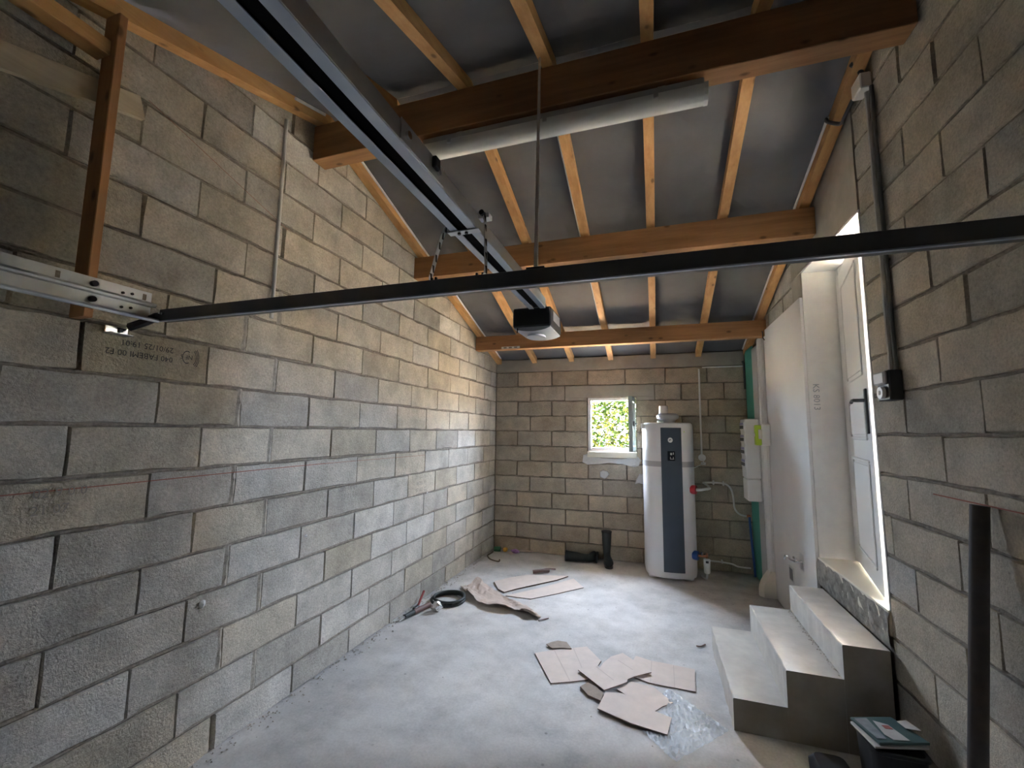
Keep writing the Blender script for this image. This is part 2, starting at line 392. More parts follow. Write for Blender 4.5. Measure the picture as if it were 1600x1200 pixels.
for k in range(-1, 17):
    z0 = Z0+CH*k+G if k >= 0 else 0.0; z1 = Z0+CH*(k+1)-G
    js = ROWJ.get(k, E_ if k % 2 == 0 else O_); js = [YF]+[j for j in js if j > YF+0.05]+[D]
    for a, b in zip(js[:-1], js[1:]):
        g0 = 0.002; g1 = 0.002
        if abs(a-2.025) < .01 or abs(a-1.80) < .01: g0 = 0.016
        yb = (a+b)/2; far = max(0.0, min(1.0, (yb-0.5)/4.5)); low = z0 < 1.35
        o = put_block(wl, LB, a+g0, b-g1, z0, z1, beige=(0.30 if low else 0.62), cl=half)
        if o is not None: print_host[(k, round(a, 2))] = o
    if k >= 0:
        zz = Z0+CH*k
        lo = YF; hi = D
        ylim = (3.76+0.07-zz)/0.31
        lo = max(lo, YR-ylim); hi = min(hi, YR+ylim)
        if hi > lo: bed_strip(strips, LB, lo, hi, zz, 0.009, k)
s_ = strips.build('mortar_joint', 'mortar', wl, fix=False); s_['kind'] = 'stuff'
# filled upright mortar joints beside the short cut blocks
vj = MB()
for k in range(0, 11):
    y = 2.033 if k % 2 == 0 else 1.808; r = random.Random(k); vs = []
    for i in range(9):
        z = Z0+CH*k+CH*i/8
        for j, dy in enumerate((-0.02, 0, 0.02)): vs.append((XL+(0.002-r.uniform(0, .006) if j == 1 else -0.008), y+dy+r.uniform(-.006, .006), z))
    vj = MB().add(vs, [(i*3+j, i*3+j+1, i*3+j+4, i*3+j+3) for i in range(8) for j in (0, 1)]); vj.build('mortar_joint', 'mortar_fill', wl, fix=False)
# chalk line along the left wall
ch = MB(); ys = [0.3+i*0.1 for i in range(0, 37)]
vs = []
for i, y in enumerate(ys):
    w = 0.0022 if y < 2.6 else 0.0014
    for dz in (-w, w): vs.append((XL+0.0015, y, 1.407-0.004*math.sin(y*2)+dz))
ch.add(vs, [(2*i, 2*i+1, 2*i+3, 2*i+2) for i in range(len(ys)-1)]); ch.build('chalk_line', 'chalk_red', wl, fix=False)
# upper chalk/string line
ch = MB(); vs = []
for i in range(12):
    y = 1.22+i*0.075
    for dz in (-0.0016, 0.0016): vs.append((XL+0.0015, y, 3.155-(y-1.22)*0.30+dz))
ch.add(vs, [(2*i, 2*i+1, 2*i+3, 2*i+2) for i in range(11)]); ch.build('chalk_line', 'chalk_red', wl, fix=False)
# ink printed upside down on one block near the track
h1 = print_host[(8, 1.08)]
h1.color = (0.36, 0.315, 0.24, 1)
def print_on(host, lines, size, y_right, z_top, mat, flip=True):
    o_ = Vector((XL+0.003, y_right, z_top))
    ax = (0, -1, 0) if flip else (0, 1, 0); ay = (0, 0, -1) if flip else (0, 0, 1)
    base = Vector(host['_o']); inv = MATS[host.name].inverted()
    for i, t in enumerate(lines):
        me = text_mesh(t, size)
        p0 = o_+Vector(ay)*(-i*size*1.25)
        for v in me.vertices: v.co = inv @ (p0+Vector(ax)*v.co.x+Vector(ay)*v.co.y)
        me.materials.clear(); me.materials.append(M[mat]); o = bpy.data.objects.new('printed_lettering', me); COL.objects.link(o); o.parent = host
print_on(h1, ['040 FABEMI 00 F2', '29/01/25 19:01'], 0.036, 1.435, 1.982, 'ink')
# the round certification mark with arcs, part of the print
inv = MATS[h1.name].inverted(); mk = MB()
for rr, a0, a1, cx in ((0.030, 60, 300, 1.50), (0.042, -55, 55, 1.515), (0.052, -50, 50, 1.515), (0.062, -45, 45, 1.515)):
    vs = []
    for i in range(19):
        t = math.radians(a0+(a1-a0)*i/18)
        for r in (rr-0.002, rr+0.002): vs.append(inv @ Vector((XL+0.003, cx+r*math.cos(t)*0.7, 1.995+r*math.sin(t))))
    mk.add(vs, [(2*i, 2*i+1, 2*i+3, 2*i+2) for i in range(18)])
me = bpy.data.meshes.new('printed_mark'); me.from_pydata([tuple(v) for v in mk.v], [], mk.f); me.materials.append(M['ink'])
o = bpy.data.objects.new('printed_mark', me); COL.objects.link(o); o.parent = h1
print_on(h1, ['NF S'], 0.030, 1.528, 2.005, 'ink')
for (kk, yy, ln, z) in ((4, 3.60, ['20 011 05', '18 251 91', '07 103 22'], 1.10), (4, 2.55, ['05 18 04', '25 01 19'], 1.12), (5, 1.39-0.525, ['02 9 0 0', '21 07'], 1.30), (9, 3.9, ['19 05'], 2.15)):
    hst = print_host.get((kk, round(yy, 2)))
    if hst is not None: print_on(hst, ln, 0.05, yy+0.13, z+0.08, 'faint_ink', flip=False)
# plaster blobs on the left wall
for (y, z, r) in ((1.69, 0.765, 0.02), (2.36, 0.95, 0.012), (3.96, 1.02, 0.014)):
    rr = random.Random(int(y*100)); mb = MB(); n = 9
    mb.add([(XL+0.012, y, z)]+[(XL+0.001, y+r*rr.uniform(.7, 1.3)*math.cos(2*math.pi*i/n), z+r*rr.uniform(.7, 1.3)*math.sin(2*math.pi*i/n)) for i in range(n)], [(0, i+1, (i+1) % n+1) for i in range(n)])
    mb.build('mortar_blob', 'plaster', wl)

# back wall with the window opening
wb = struct('wall_back', (0, 0, 0), 'bare concrete block wall at the far end with the small window', 'wall')
WX0, WX1, WZ0, WZ1 = -0.855, -0.222, 1.395, 2.12
core = MB()
yb0, yb1 = D+0.03, D+0.2
core.box((XL-0.2, yb0, -0.1), (WX0, yb1, 2.70)); core.box((WX1, yb0, -0.1), (XR+0.4, yb1, 2.70)); core.box((WX0, yb0, -0.1), (WX1, yb1, 1.315)); core.box((WX0, yb0, WZ1), (WX1, yb1, 2.70))
core.build('wall_core', 'mortar', wb)
bs = MB()
A_ = [-1.858+0.503*i for i in range(-1, 7)]; B_ = [-1.668+0.503*i for i in range(-1, 7)]
LX0, LX1 = -1.17, 0.02
for k in range(-1, 11):
    z0 = Z0+CH*k+G if k >= 0 else 0.0; z1 = Z0+CH*(k+1)-G
    js = A_ if k % 2 == 0 else B_; js = [XL+0.002]+[j for j in js if XL+0.06 < j < XR-0.03]+[XR]
    for a, b in zip(js[:-1], js[1:]):
        segs = [(a+0.0025, b-0.0025)]
        hole = None
        if z1 > 1.315 and z0 < 2.06: hole = (WX0-0.006, WX1+0.006)
        if k in (9,): hole = (LX0, LX1)
        if hole:
            out = []
            for p, q in segs:
                if q <= hole[0] or p >= hole[1]: out.append((p, q))
                else:
                    if p < hole[0]-0.03: out.append((p, hole[0]))
                    if q > hole[1]+0.03: out.append((hole[1], q))
            segs = out
        for p, q in segs: put_block(wb, BB, p, q, z0, z1, tint=rb.choice(BACK))
    if k >= 0:
        zz = Z0+CH*k
        if 1.315 < zz < 2.12:
            bed_strip(bs, BB, XL, WX0-0.01, zz, 0.009, k+50); bed_strip(bs, BB, WX1+0.01, XR, zz, 0.009, k+90)
        else: bed_strip(bs, BB, XL, XR, zz, 0.009, k+50)
s_ = bs.build('mortar_joint', 'mortar', wb, fix=False); s_['kind'] = 'stuff'
MB().bbox((WX0, D-0.001, 1.235+G), (WX1, D+0.18, 1.314), 0.003).build('sill_bed', 'smooth_conc', wb)
MB().bbox((LX0+0.003, D-0.004, WZ1+0.004), (LX1-0.003, D+0.1, 2.29-G), 0.005).build('window_lintel', 'smooth_conc', wb)
MB().bbox((LX0+0.003, D-0.003, 2.079+G), (WX0-0.006, D+0.1, WZ1+0.004), 0.003).build('window_lintel', 'smooth_conc', wb)
MB().bbox((WX1+0.006, D-0.003, 2.079+G), (LX1-0.003, D+0.1, WZ1+0.004), 0.003).build('window_lintel', 'smooth_conc', wb)
MB().bbox((XL, D-0.006, 2.505), (XR+0.05, D+0.12, 2.68), 0.006).build('bond_beam', 'smooth_conc', wb)
def patch(parent, pts, y, name='plaster_patch', th=0.004):
    n = len(pts); cx = sum(p[0] for p in pts)/n; cz = sum(p[1] for p in pts)/n
    m = MB(); m.add([(cx, y-th*1.5, cz)]+[(p[0]*.85+cx*.15, y-th, p[1]*.85+cz*.15) for p in pts]+[(p[0], y+0.003, p[1]) for p in pts],
        [(0, 1+i, 1+(i+1) % n) for i in range(n)]+[(1+i, 1+n+i, 1+n+(i+1) % n, 1+(i+1) % n) for i in range(n)])
    return m.build(name, 'plaster', parent)
patch(wb, [(-0.93, 1.345), (-0.88, 1.36), (-0.86, 1.312), (-0.55, 1.305), (-0.23, 1.305), (-0.2, 1.34), (-0.16, 1.29), (-0.2, 1.22), (-0.26, 1.20), (-0.33, 1.24), (-0.45, 1.235), (-0.57, 1.25), (-0.70, 1.225), (-0.86, 1.215), (-0.94, 1.25)], D)
patch(wb, [(-0.70, 1.13), (-0.66, 1.155), (-0.60, 1.14), (-0.57, 1.10), (-0.60, 1.06), (-0.64, 1.03), (-0.70, 1.06)], D)
patch(wb, [(-0.23, 1.05), (-0.19, 1.12), (-0.13, 1.12), (-0.11, 1.03), (-0.15, 0.99), (-0.20, 1.0), (-0.25, 0.985)], D)
lettering('19 25 01', 0.055, (-1.54, D-0.004, 1.985), (1, 0, 0), (0, 0, 1), 'faint_ink', wb, 'printed_lettering')
lettering('01 82 07 F2', 0.045, (-2.0, D-0.004, 0.50), (1, 0, 0), (0, 0, 1), 'faint_ink', wb, 'printed_lettering')

# right wall: near stretch of blocks, doorway, far stretch above the partition
wr = struct('wall_right', (0, 0, 0), 'bare concrete block wall on the right with the raised doorway', 'wall')
YD0, YD1, ZT, ZD = 2.90, 3.95, 0.73, 2.965
core = MB(); xc = XR+0.03; th = 0.27
def slab(mb, y0, y1, z0, f):    # slab with the roof slope on top
    pts = [(xc, y0, z0), (xc, y1, z0), (xc, y1, f(y1))]
    if y0 < YR < y1: pts.append((xc, YR, f(YR)))
    pts.append((xc, y0, f(y0))); mb.prism(pts, (th, 0, 0))
slab(core, YF, YD0, -0.1, top); slab(core, YD1, D+0.2, -0.1, top); slab(core, YD0, YD1, ZD, top)
core.box((xc, YD0, -0.1), (xc+th, YD1, ZT-0.12)); core.build('wall_core', 'mortar', wr)
RJ = {-1: 2.33, 0: 2.30, 1: 2.54, 2: 2.30, 3: 2.63, 4: 2.29, 5: 2.63, 6: 2.32, 7: 2.07, 8: 2.30, 9: 2.10, 10: 2.30, 11: 1.93, 12: 2.15, 13: 2.42, 14: 2.15, 15: 2.40, 16: 2.1}
bs = MB()
for k in range(-1, 17):
    z0 = Z0+CH*k+G if k >= 0 else 0.0; z1 = Z0+CH*(k+1)-G
    js = sorted([YF]+[RJ[k]-0.525*i for i in range(0, 8) if RJ[k]-0.525*i > YF+0.05]+[YD0]+([RJ[k]+0.525] if RJ[k]+0.525 < YD0-0.08 else []))
    for a, b in zip(js[:-1], js[1:]):
        gg = 0.002 if rb.random() < 0.7 else 0.012
        put_block(wr, RB, a+0.002, b-gg, z0, z1, beige=0.6, cl=half)
    if z0 > 2.7:
        js = sorted([YD1+0.25]+[4.5+0.26*(k % 2)+0.525*i for i in range(0, 3)]+[D])
        for a, b in zip(js[:-1], js[1:]): put_block(wr, RB, a+0.002, b-0.002, z0, z1, beige=0.8, cl=half)
    if k >= 0:
        zz = Z0+CH*k; yl = (3.76+0.07-zz)/0.31; lo = max(YF, YR-yl)
        if YD0 > lo: bed_strip(bs, RB, lo, min(YD0, YR+yl), zz, 0.009, k+150)
        if zz > 2.75 and YR+yl > YD1+.25: bed_strip(bs, RB, YD1+.25, min(D, YR+yl), zz, 0.009, k+190)
s_ = bs.build('mortar_joint', 'mortar', wr, fix=False); s_['kind'] = 'stuff'
m = MB(); m.prism([(XR-0.002, YD0+0.004, ZD+0.002), (XR-0.002, YD1+0.246, ZD+0.002), (XR-0.002, YD1+0.246, zb(YD1+0.246)+0.06), (XR-0.002, YD0+0.004, zb(YD0)+0.06)], (0.05, 0, 0)); m.build('door_lintel', 'smooth_conc', wr)
m = MB(); m.bbox((XR-0.002, YD1+0.002, 2.76), (XR+0.05, YD1+0.246, ZD), 0.004); m.build('door_lintel', 'smooth_conc', wr)
# rough face below the threshold and stone threshold
rr = random.Random(5); vs = []; ny, nz = 26, 6
for i in range(ny+1):
    for j in range(nz+1):
        vs.append((XR-0.006-rr.uniform(0, 0.014)*(0.25 if j in (0, nz) else 1), YD0-0.004+(YD1-YD0+0.008)*i/ny, 0.535+(ZT-0.545)*j/nz))
m = MB().add(vs, [(i*(nz+1)+j, (i+1)*(nz+1)+j, (i+1)*(nz+1)+j+1, i*(nz+1)+j+1) for i in range(ny) for j in range(nz)])
m.build('rough_riser', 'rough_conc', wr)
MB().bbox((XR-0.008, YD0+0.002, ZT-0.13), (XR+0.30, YD1-0.002, ZT), 0.004).build('threshold', 'sill', wr)
# plastered reveal (facing the camera), soffit, near reveal
MB().box((XR+0.001, YD1-0.013, ZT), (XR+0.30, YD1+0.001, ZD)).build('reveal_panel', 'reveal', wr)
MB().box((XR+0.001, YD0-0.001, ZT), (XR+0.30, YD0+0.012, ZD)).build('reveal_panel', 'reveal', wr)
MB().box((XR+0.001, YD0+0.012, ZD-0.013), (XR+0.30, YD1-0.013, ZD+0.001)).build('soffit_panel', 'white', wr)
lettering('KS 8013', 0.062, (XR+0.030, YD1-0.0145, 2.05), (0, 0, -1), (1, 0, 0), 'print_grey', wr, 'printed_lettering')
# chalk line on the right wall
MB().box((XR-0.0035, 1.2, 1.395), (XR-0.002, 2.42, 1.400)).build('chalk_line', 'chalk_red', wr)

# unseen hallway box, added behind the door to cut daylight through its gap
hl = struct('wall_hall_added', (0, 0, 0), 'added pale hallway box cutting the daylight behind the door that stands ajar', 'wall')
for lo, hi in (((XR+0.301, 2.2, 0.60), (2.95, 4.7, 0.725)), ((XR+0.301, 2.2, 3.30), (2.95, 4.7, 3.36)), ((XR+0.301, 2.12, 0.60), (2.95, 2.2, 3.36)), ((XR+0.301, 4.7, 0.60), (2.95, 4.78, 3.36)),
               ((2.9, 2.2, 0.725), (2.98, 4.7, 1.6)), ((2.9, 2.2, 2.6), (2.98, 4.7, 3.3)), ((2.9, 2.2, 1.6), (2.98, 2.4, 2.6)), ((2.9, 3.6, 1.6), (2.98, 4.7, 2.6))):
    MB().box(lo, hi).build('added_hall_panel', 'white', hl)
# front wall with the closed garage door behind the camera
wf = struct('wall_front', (0, 0, 0), 'block front wall behind the camera around the garage door', 'wall')
m = MB(); m.box((XL-0.2, YF-0.2, -0.1), (-1.95, YF, 2.84)); m.box((0.95, YF-0.2, -0.1), (XR+0.3, YF, 2.84)); m.box((-1.95, YF-0.2, 2.08), (0.95, YF, 2.84)); m.build('wall_core', 'mortar', wf)
d2 = struct('door_2', (-0.5, YF-0.04, 0), 'closed dark sectional garage door in the front wall', 'garage door')
for i in range(4): MB().bbox((-1.97, YF-0.06, 0.005+i*0.525), (0.97, YF-0.02, 0.525+i*0.525), 0.006).build('door_panel', 'bar', d2)

# floor and outside ground
m = MB(); nx, ny = 24, 50; vs = []; rr = random.Random(3)
for i in range(nx+1):
    for j in range(ny+1): vs.append((XL-0.1+(XR+0.2-XL)*i/nx, YF-0.1+(D+0.2-YF)*j/ny, rr.uniform(-0.0015, 0.0)))
m.add(vs, [(i*(ny+1)+j, (i+1)*(ny+1)+j, (i+1)*(ny+1)+j+1, i*(ny+1)+j+1) for i in range(nx) for j in range(ny)])
fl = m.build('floor', 'floor'); tag(fl, 'dusty pale grey concrete garage floor', 'floor', kind='structure')
# rubble crumbs along the foot of the left wall
rr = random.Random(17)
def pebble(mb, c, r):
    p = [Vector(x)*r*rr.uniform(.6, 1.2) for x in ((1, 0, 0), (0, 1, 0), (-1, 0, 0), (0, -1, 0), (0, 0, .8), (0, 0, -.3))]
    mb.add([Vector(c)+q for q in p], [(0, 1, 4), (1, 2, 4), (2, 3, 4), (3, 0, 4), (1, 0, 5), (2, 1, 5), (3, 2, 5), (0, 3, 5)])
m = MB()
for i in range(420):
    y = rr.uniform(0.8, 5.8); pebble(m, (XL+abs(rr.gauss(0, 0.045))+0.008, y, 0.003), rr.uniform(0.003, 0.010))
for i in range(70): pebble(m, (rr.uniform(-2.1, 0.35), rr.uniform(1.3, 5.8), 0.002), rr.uniform(0.002, 0.006))
g_ = m.build('mortar_crumbs', 'smooth_conc'); tag(g_, 'scattered grey mortar crumbs along the wall foot and floor', 'rubble', kind='stuff')
gr = MB(); gr.add([(-40, -40, -0.12), (40, -40, -0.12), (40, 50, -0.12), (-40, 50, -0.12)], [(0, 1, 2, 3)]); o = gr.build('outside_ground', 'ground', fix=False); tag(o, 'dry sunlit ground outside around the garage', 'ground', kind='structure')

# ------------------------------------------------------------------ roof
ce = struct('ceiling', (0, 0, 0), 'dark grey roof membrane stretched over the pine rafters', 'ceiling')
RX = [-2.145, -1.608, -1.072, -0.535, 0.012, 0.562, 1.112]; RW = 0.033; RH = 0.08
def membrane(y0, y1, name):
    xs = [XL-0.05]; 
    for a, b in zip(RX[:-1], RX[1:]):
        xs += [a+(b-a)*t for t in (0, .12, .3, .5, .7, .88)]
    xs += [RX[-1], XR+0.35]; ny = 40; vs = []; r = random.Random(9)
    for x in xs:
        near = min(abs(x-q) for q in RX)
        for j in range(ny+1):
            y = y0+(y1-y0)*j/ny; sag = 0.010*min(1, near/0.2) if XL < x < XR else 0
            vs.append((x, y, zb(y)+RH+0.004-sag+(r.uniform(-.003, .003) if near > .05 else 0)))
    m = MB().add(vs, [(i*(ny+1)+j, i*(ny+1)+j+1, (i+1)*(ny+1)+j+1, (i+1)*(ny+1)+j) for i in range(len(xs)-1) for j in range(ny)])
    return m.build(name, 'membrane', ce, smooth=False, fix=False)
membrane(YR, D+0.2, 'roof_membrane'); membrane(YF-0.2, YR, 'roof_membrane')
# opaque roof deck above the membrane
m = MB(); 
m.prism([(XL-0.3, YF-0.3, zb(YF-0.3)+0.12), (XL-0.3, YR, zb(YR)+0.12), (XL-0.3, D+0.3, zb(D+0.3)+0.12), (XL-0.3, D+0.3, zb(D+0.3)+0.16), (XL-0.3, YR, zb(YR)+0.16), (XL-0.3, YF-0.3, zb(YF-0.3)+0.16)], (XR+0.8-XL, 0, 0)); m.build('roof_deck', 'rough_conc', ce)
for x in RX:
    for (a, b) in ((YR+0.004, D-0.002), (YF+0.002, YR-0.004)):
        m = MB(); pa = [(x-RW, a, zb(a)), (x+RW, a, zb(a)), (x+RW, a, zb(a)+RH), (x-RW, a, zb(a)+RH)]; pb_ = [(x-RW, b, zb(b)), (x+RW, b, zb(b)), (x+RW, b, zb(b)+RH), (x-RW, b, zb(b)+RH)]
        m.add(pa+pb_, [(0, 1, 2, 3), (7, 6, 5, 4), (0, 4, 5, 1), (1, 5, 6, 2), (2, 6, 7, 3), (3, 7, 4, 0)]); m.build('rafter', 'rafter', ce)
def beam(y0, y1, z0, z1, label):
    t = thing('roof_beam', ((XL+XR)/2, (y0+y1)/2, z0), label, 'beam', 'purlin beams under the rafters')
    MB().bbox((XL+0.001, y0, z0), (XR-0.001, y1, z1), 0.004).build('timber', 'beam', t); return t
b1 = beam(2.205, 2.325, 3.485, 3.735, 'thick brown ridge beam carrying the fluorescent light')
b2 = beam(3.555, 3.655, 3.115, 3.325, 'brown roof beam in the middle, between the ridge beam and the far beam')
b3 = beam(5.12, 5.225, 2.690, 2.870, 'brown roof beam nearest the back wall with a white sticker')
MB().box((-1.83, 5.1180, 2.694), (-1.585, 5.1199, 2.722)).build('sticker', 'white_plastic', b3)
for i in range(3): MB().box((-1.80+i*0.07, 5.1174, 2.700), (-1.76+i*0.07, 5.1180, 2.716)).build('sticker_print', 'faint_ink', b3)
# small steel hook at the right end of the far beam
MB().tube(smoothpath([(1.12, 5.115, 2.74), (1.12, 5.09, 2.72), (1.12, 5.09, 2.67), (1.135, 5.09, 2.64)]), 0.006, 6).build('hook', 'rust', b3)

def conduit(name, pts, r, mat, label, cat='conduit', group=None, clips=None):
    t = thing(name, pts[0], label, cat, group)
    MB().tube(pts, r, 8).build('pipe', mat, t, smooth=True)
    for c in clips or []: MB().bbox([c[i]-s for i, s in enumerate((0.012, 0.006, 0.006))], [c[i]+s for i, s in enumerate((0.012, 0.006, 0.006))], 0.002).build('clip', mat, t)
    return t
def rconduit(x, y0, y1, label): return conduit('cable_conduit', [(x, y0, zb(y0)+0.055), (x, (y0+y1)/2, zb((y0+y1)/2)+0.055), (x, y1, zb(y1)+0.055)], 0.009, 'white_plastic', label, group='white conduits beside rafters')
rconduit(RX[0]+RW+0.012, 2.36, D-0.08, 'thin white conduit beside the leftmost rafter behind the ridge beam')
rconduit(RX[3]-RW-0.012, 2.36, 5.1, 'thin white conduit beside a middle rafter behind the ridge beam')
rconduit(RX[6]-RW-0.012, 2.95, D-0.05, 'thin white conduit beside the rafter along the right wall')
conduit('cable_conduit', [(RX[0]+RW+0.012, 1.95, zb(1.95)+0.06), (RX[0]+RW+0.012, 2.20, zb(2.20)+0.06)], 0.010, 'white_plastic', 'short white conduit stub in front of the ridge beam at left')

# fluorescent batten under the ridge beam
ft = thing('fluorescent_light', (-0.53, 2.262, 3.40), 'long unlit white fluorescent batten under the ridge beam', 'ceiling light')
def hood(x0, x1, y, z, w, h, name, mat, n=8):
    rings = []
    for x in (x0, x1):
        rings.append([(x, y+w*math.cos(a), z-h*math.sin(a)) for a in [math.pi*i/n for i in range(n+1)]])
    return MB().loft(rings)
MB().bbox((-1.335, 2.212, 3.420), (0.285, 2.312, 3.462), 0.006).build('housing', 'grey_pvc', ft)
hood(-1.345, 0.295, 2.262, 3.420, 0.056, 0.075, 'x', 'd').build('diffuser', 'diffuser', ft, smooth=True)
for x0, x1 in ((-1.358, -1.335), (0.283, 0.303)): hood(x0, x1, 2.262, 3.424, 0.059, 0.080, 'e', 'd').build('end_cap', 'white_plastic', ft)
for x in (-1.15, -0.55, 0.05): MB().bbox((x-0.012, 2.202, 3.395), (x+0.012, 2.210, 3.425), 0.002).build('clip', 'grey_pvc', ft)
for x in (-1.1, 0.08): MB().bbox((x-0.02, 2.24, 3.460), (x+0.02, 2.285, 3.4845), 0.002).build('mounting_foot', 'galv', ft)
MB().cyl((-1.372, 2.262, 3.40), (-1.355, 2.262, 3.40), 0.017, 10).build('cable_gland', 'black', ft)

# ------------------------------------------------------------------ window
w1 = struct('window_1', (-0.54, D, 1.4), 'small white window with its sash swung open, foliage outside', 'window')
fx0, fx1, fz0, fz1 = WX0+0.004, WX1-0.004, WZ0, WZ1-0.004; ft_ = 0.042; fy0, fy1 = D-0.004, D+0.06
for nm, lo, hi in (('frame_stile', (fx0, fy0, fz0), (fx0+ft_, fy1, fz1)), ('frame_stile', (fx1-ft_, fy0, fz0), (fx1, fy1, fz1)), ('frame_rail', (fx0+ft_, fy0, fz1-ft_), (fx1-ft_, fy1, fz1)), ('frame_rail', (fx0+ft_, fy0, fz0), (fx1-ft_, fy1, fz0+ft_+0.01))):
    MB().bbox(lo, hi, 0.004).build(nm, 'white', w1)
MB().bbox((WX0-0.004, D-0.035, 1.317), (WX1+0.004, D+0.19, 1.394), 0.005).build('window_sill', 'sill', w1)
# open sash, hinged on the right stile and swung into the room
hx, hy = fx1-ft_-0.004, D-0.012; ang = math.radians(94); Mx = Matrix.Translation((hx, hy, 0)) @ Matrix.Rotation(-ang, 4, 'Z')
# local: sash extends to -x from the hinge when closed
sw, sz0, sz1 = 0.53, fz0+0.028, fz1-0.022
Mx = Matrix.Translation((hx, hy, 0)) @ Matrix.Rotation(math.radians(88), 4, 'Z')
sash = MB()
sash.bbox((-0.055, -0.05, sz0), (0, 0.0, sz1), 0.005, Mx); o = sash.build('sash_stile', 'sash', w1)
sash = MB().bbox((-sw, -0.05, sz0), (-sw+0.06, 0.0, sz1), 0.005, Mx); st2 = sash.build('sash_stile', 'sash', w1)
MB().bbox((-sw+0.06, -0.05, sz0), (-0.055, 0.0, sz0+0.06), 0.005, Mx).build('sash_rail', 'sash', w1)
MB().bbox((-sw+0.06, -0.05, sz1-0.06), (-0.055, 0.0, sz1), 0.005, Mx).build('sash_rail', 'sash', w1)
MB().box((-sw+0.06, -0.03, sz0+0.06), (-0.055, -0.018, sz1-0.06), Mx).build('pane', 'glass', w1)
hd = MB(); hz = (sz0+sz1)/2; hd.bbox((-sw+0.015, -0.075, hz-0.03), (-sw+0.04, -0.05, hz+0.03), 0.004, Mx); hd.bbox((-sw+0.015, -0.095, hz-0.01), (-sw+0.13, -0.078, hz+0.01), 0.004, Mx); hd.build('handle', 'dark_pvc', st2)

# ------------------------------------------------------------------ door standing ajar above the steps
d1 = struct('door_1', (1.39, 3.925, ZT), 'white panelled door standing ajar at the top of the steps', 'door')
fxx0, fxx1 = 1.395, 1.455
MB().bbox((fxx0, YD1-0.013-0.05, ZT+0.001), (fxx1, YD1-0.0135, ZD-0.0135), 0.004).build('jamb', 'white', d1)
MB().bbox((fxx0, YD0+0.0125, ZT+0.001), (fxx1, YD0+0.062, ZD-0.0135), 0.004).build('jamb', 'white', d1)
MB().bbox((fxx0, YD0+0.062, ZD-0.065), (fxx1, YD1-0.063, ZD-0.0135), 0.004).build('head', 'white', d1)
hx, hy = 1.393, 3.885; dirv = Vector((-0.190, -0.842, 0)).normalized(); ang = math.atan2(dirv.y, dirv.x)
DM = Matrix.Translation((hx, hy, 0)) @ Matrix.Rotation(ang, 4, 'Z')       # local +x runs along the leaf, local -y is the room side
DW = 0.855; dz0, dz1 = ZT+0.012, ZD-0.075; DT = 0.042
# the room face of the leaf: local y sign such that it faces -X world
side = -1 if (DM.to_3x3() @ Vector((0, 1, 0))).x > 0 else 1
def dbox(x0, x1, n0, n1, z0, z1, c=0.003):
    a, b = sorted((n0*side, n1*side)); return MB().bbox((x0, a, z0), (x1, b, z1), c, DM)
leaf = dbox(0.0, DW, -DT, 0.0, dz0, dz1, 0.003).build('door_leaf', 'white', d1)
for (x0, x1, z0, z1) in ((0.13, 0.73, 0.86, 1.50), (0.13, 0.73, 1.62, 1.90), (0.13, 0.73, 2.02, 2.76)):
    for q in ((x0, x1, z0, z0+0.02), (x0, x1, z1-0.02, z1), (x0, x0+0.02, z0+.02, z1-.02), (x1-0.02, x1, z0+.02, z1-.02)): dbox(q[0], q[1], 0.0, 0.009, q[2], q[3], 0.004).build('moulding', 'white', leaf)
    dbox(x0+0.035, x1-0.035, 0.0, 0.006, z0+0.035, z1-0.035, 0.005).build('raised_panel', 'white', leaf)
dbox(DW-0.085, DW-0.045, 0.0, 0.012, 1.66, 1.93, 0.003).build('lock_plate', 'black', leaf)
h = MB(); Pn = lambda x, n, z: DM @ Vector((x, n*side, z))
h.tube(smoothpath([Pn(DW-0.065, 0.01, 1.86), Pn(DW-0.065, 0.055, 1.86), Pn(DW-0.085, 0.062, 1.862), Pn(DW-0.14, 0.062, 1.862), Pn(DW-0.185, 0.06, 1.855)], 4), 0.010, 8); h.build('door_handle', 'black', leaf, smooth=True)

# ------------------------------------------------------------------ concrete steps
st = thing('concrete_steps', (0.78, 3.35, 0), 'three bare concrete steps rising to the white door', 'steps')
SX = [0.39, 0.66, 0.93, XR-0.023]; SZ = [0.170, 0.362, 0.537]; SY0, SY1 = 2.875, 3.83
for i in range(3):
    rr = random.Random(40+i); a, b, z = SX[i], SX[i+1]-0.0005, SZ[i]; ny = 18; vs = []
    # profile at each y: lower front, upper front (arris, uneven), upper back, lower back
    for j in range(ny+1):
        y = SY0+(SY1-SY0)*j/ny
        e = 0.0 if j in (0, ny) else rr.uniform(-0.004, 0.003)
        vs += [(a+0.004*rr.uniform(-1, 1), y, 0.0), (a+e*0.6, y, z*0.5), (a+e, y, z-0.004), (a+0.005+e, y, z+e*0.3), (b, y, z), (b, y, 0.0)]
    fs = [(j*6+k, j*6+(k+1) % 6, (j+1)*6+(k+1) % 6, (j+1)*6+k) for j in range(ny) for k in range(6)]+[tuple(range(5, -1, -1)), tuple(range(ny*6, ny*6+6))]
    o = MB().add(vs, fs).build('step', 'stair', st); o.data.materials.append(M['stair_side_shade'])
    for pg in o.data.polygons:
        if abs(pg.normal.y) > 0.9: pg.material_index = 1  # end faces get the painted shade colour
m = MB()
for i in range(90): pebble(m, (0.926-abs(rr.gauss(0, .012)), rr.uniform(2.9, 3.8), 0.364), rr.uniform(0.002, 0.006))
cr = m.build('crumbs', 'smooth_conc', st); cr['kind'] = 'stuff'
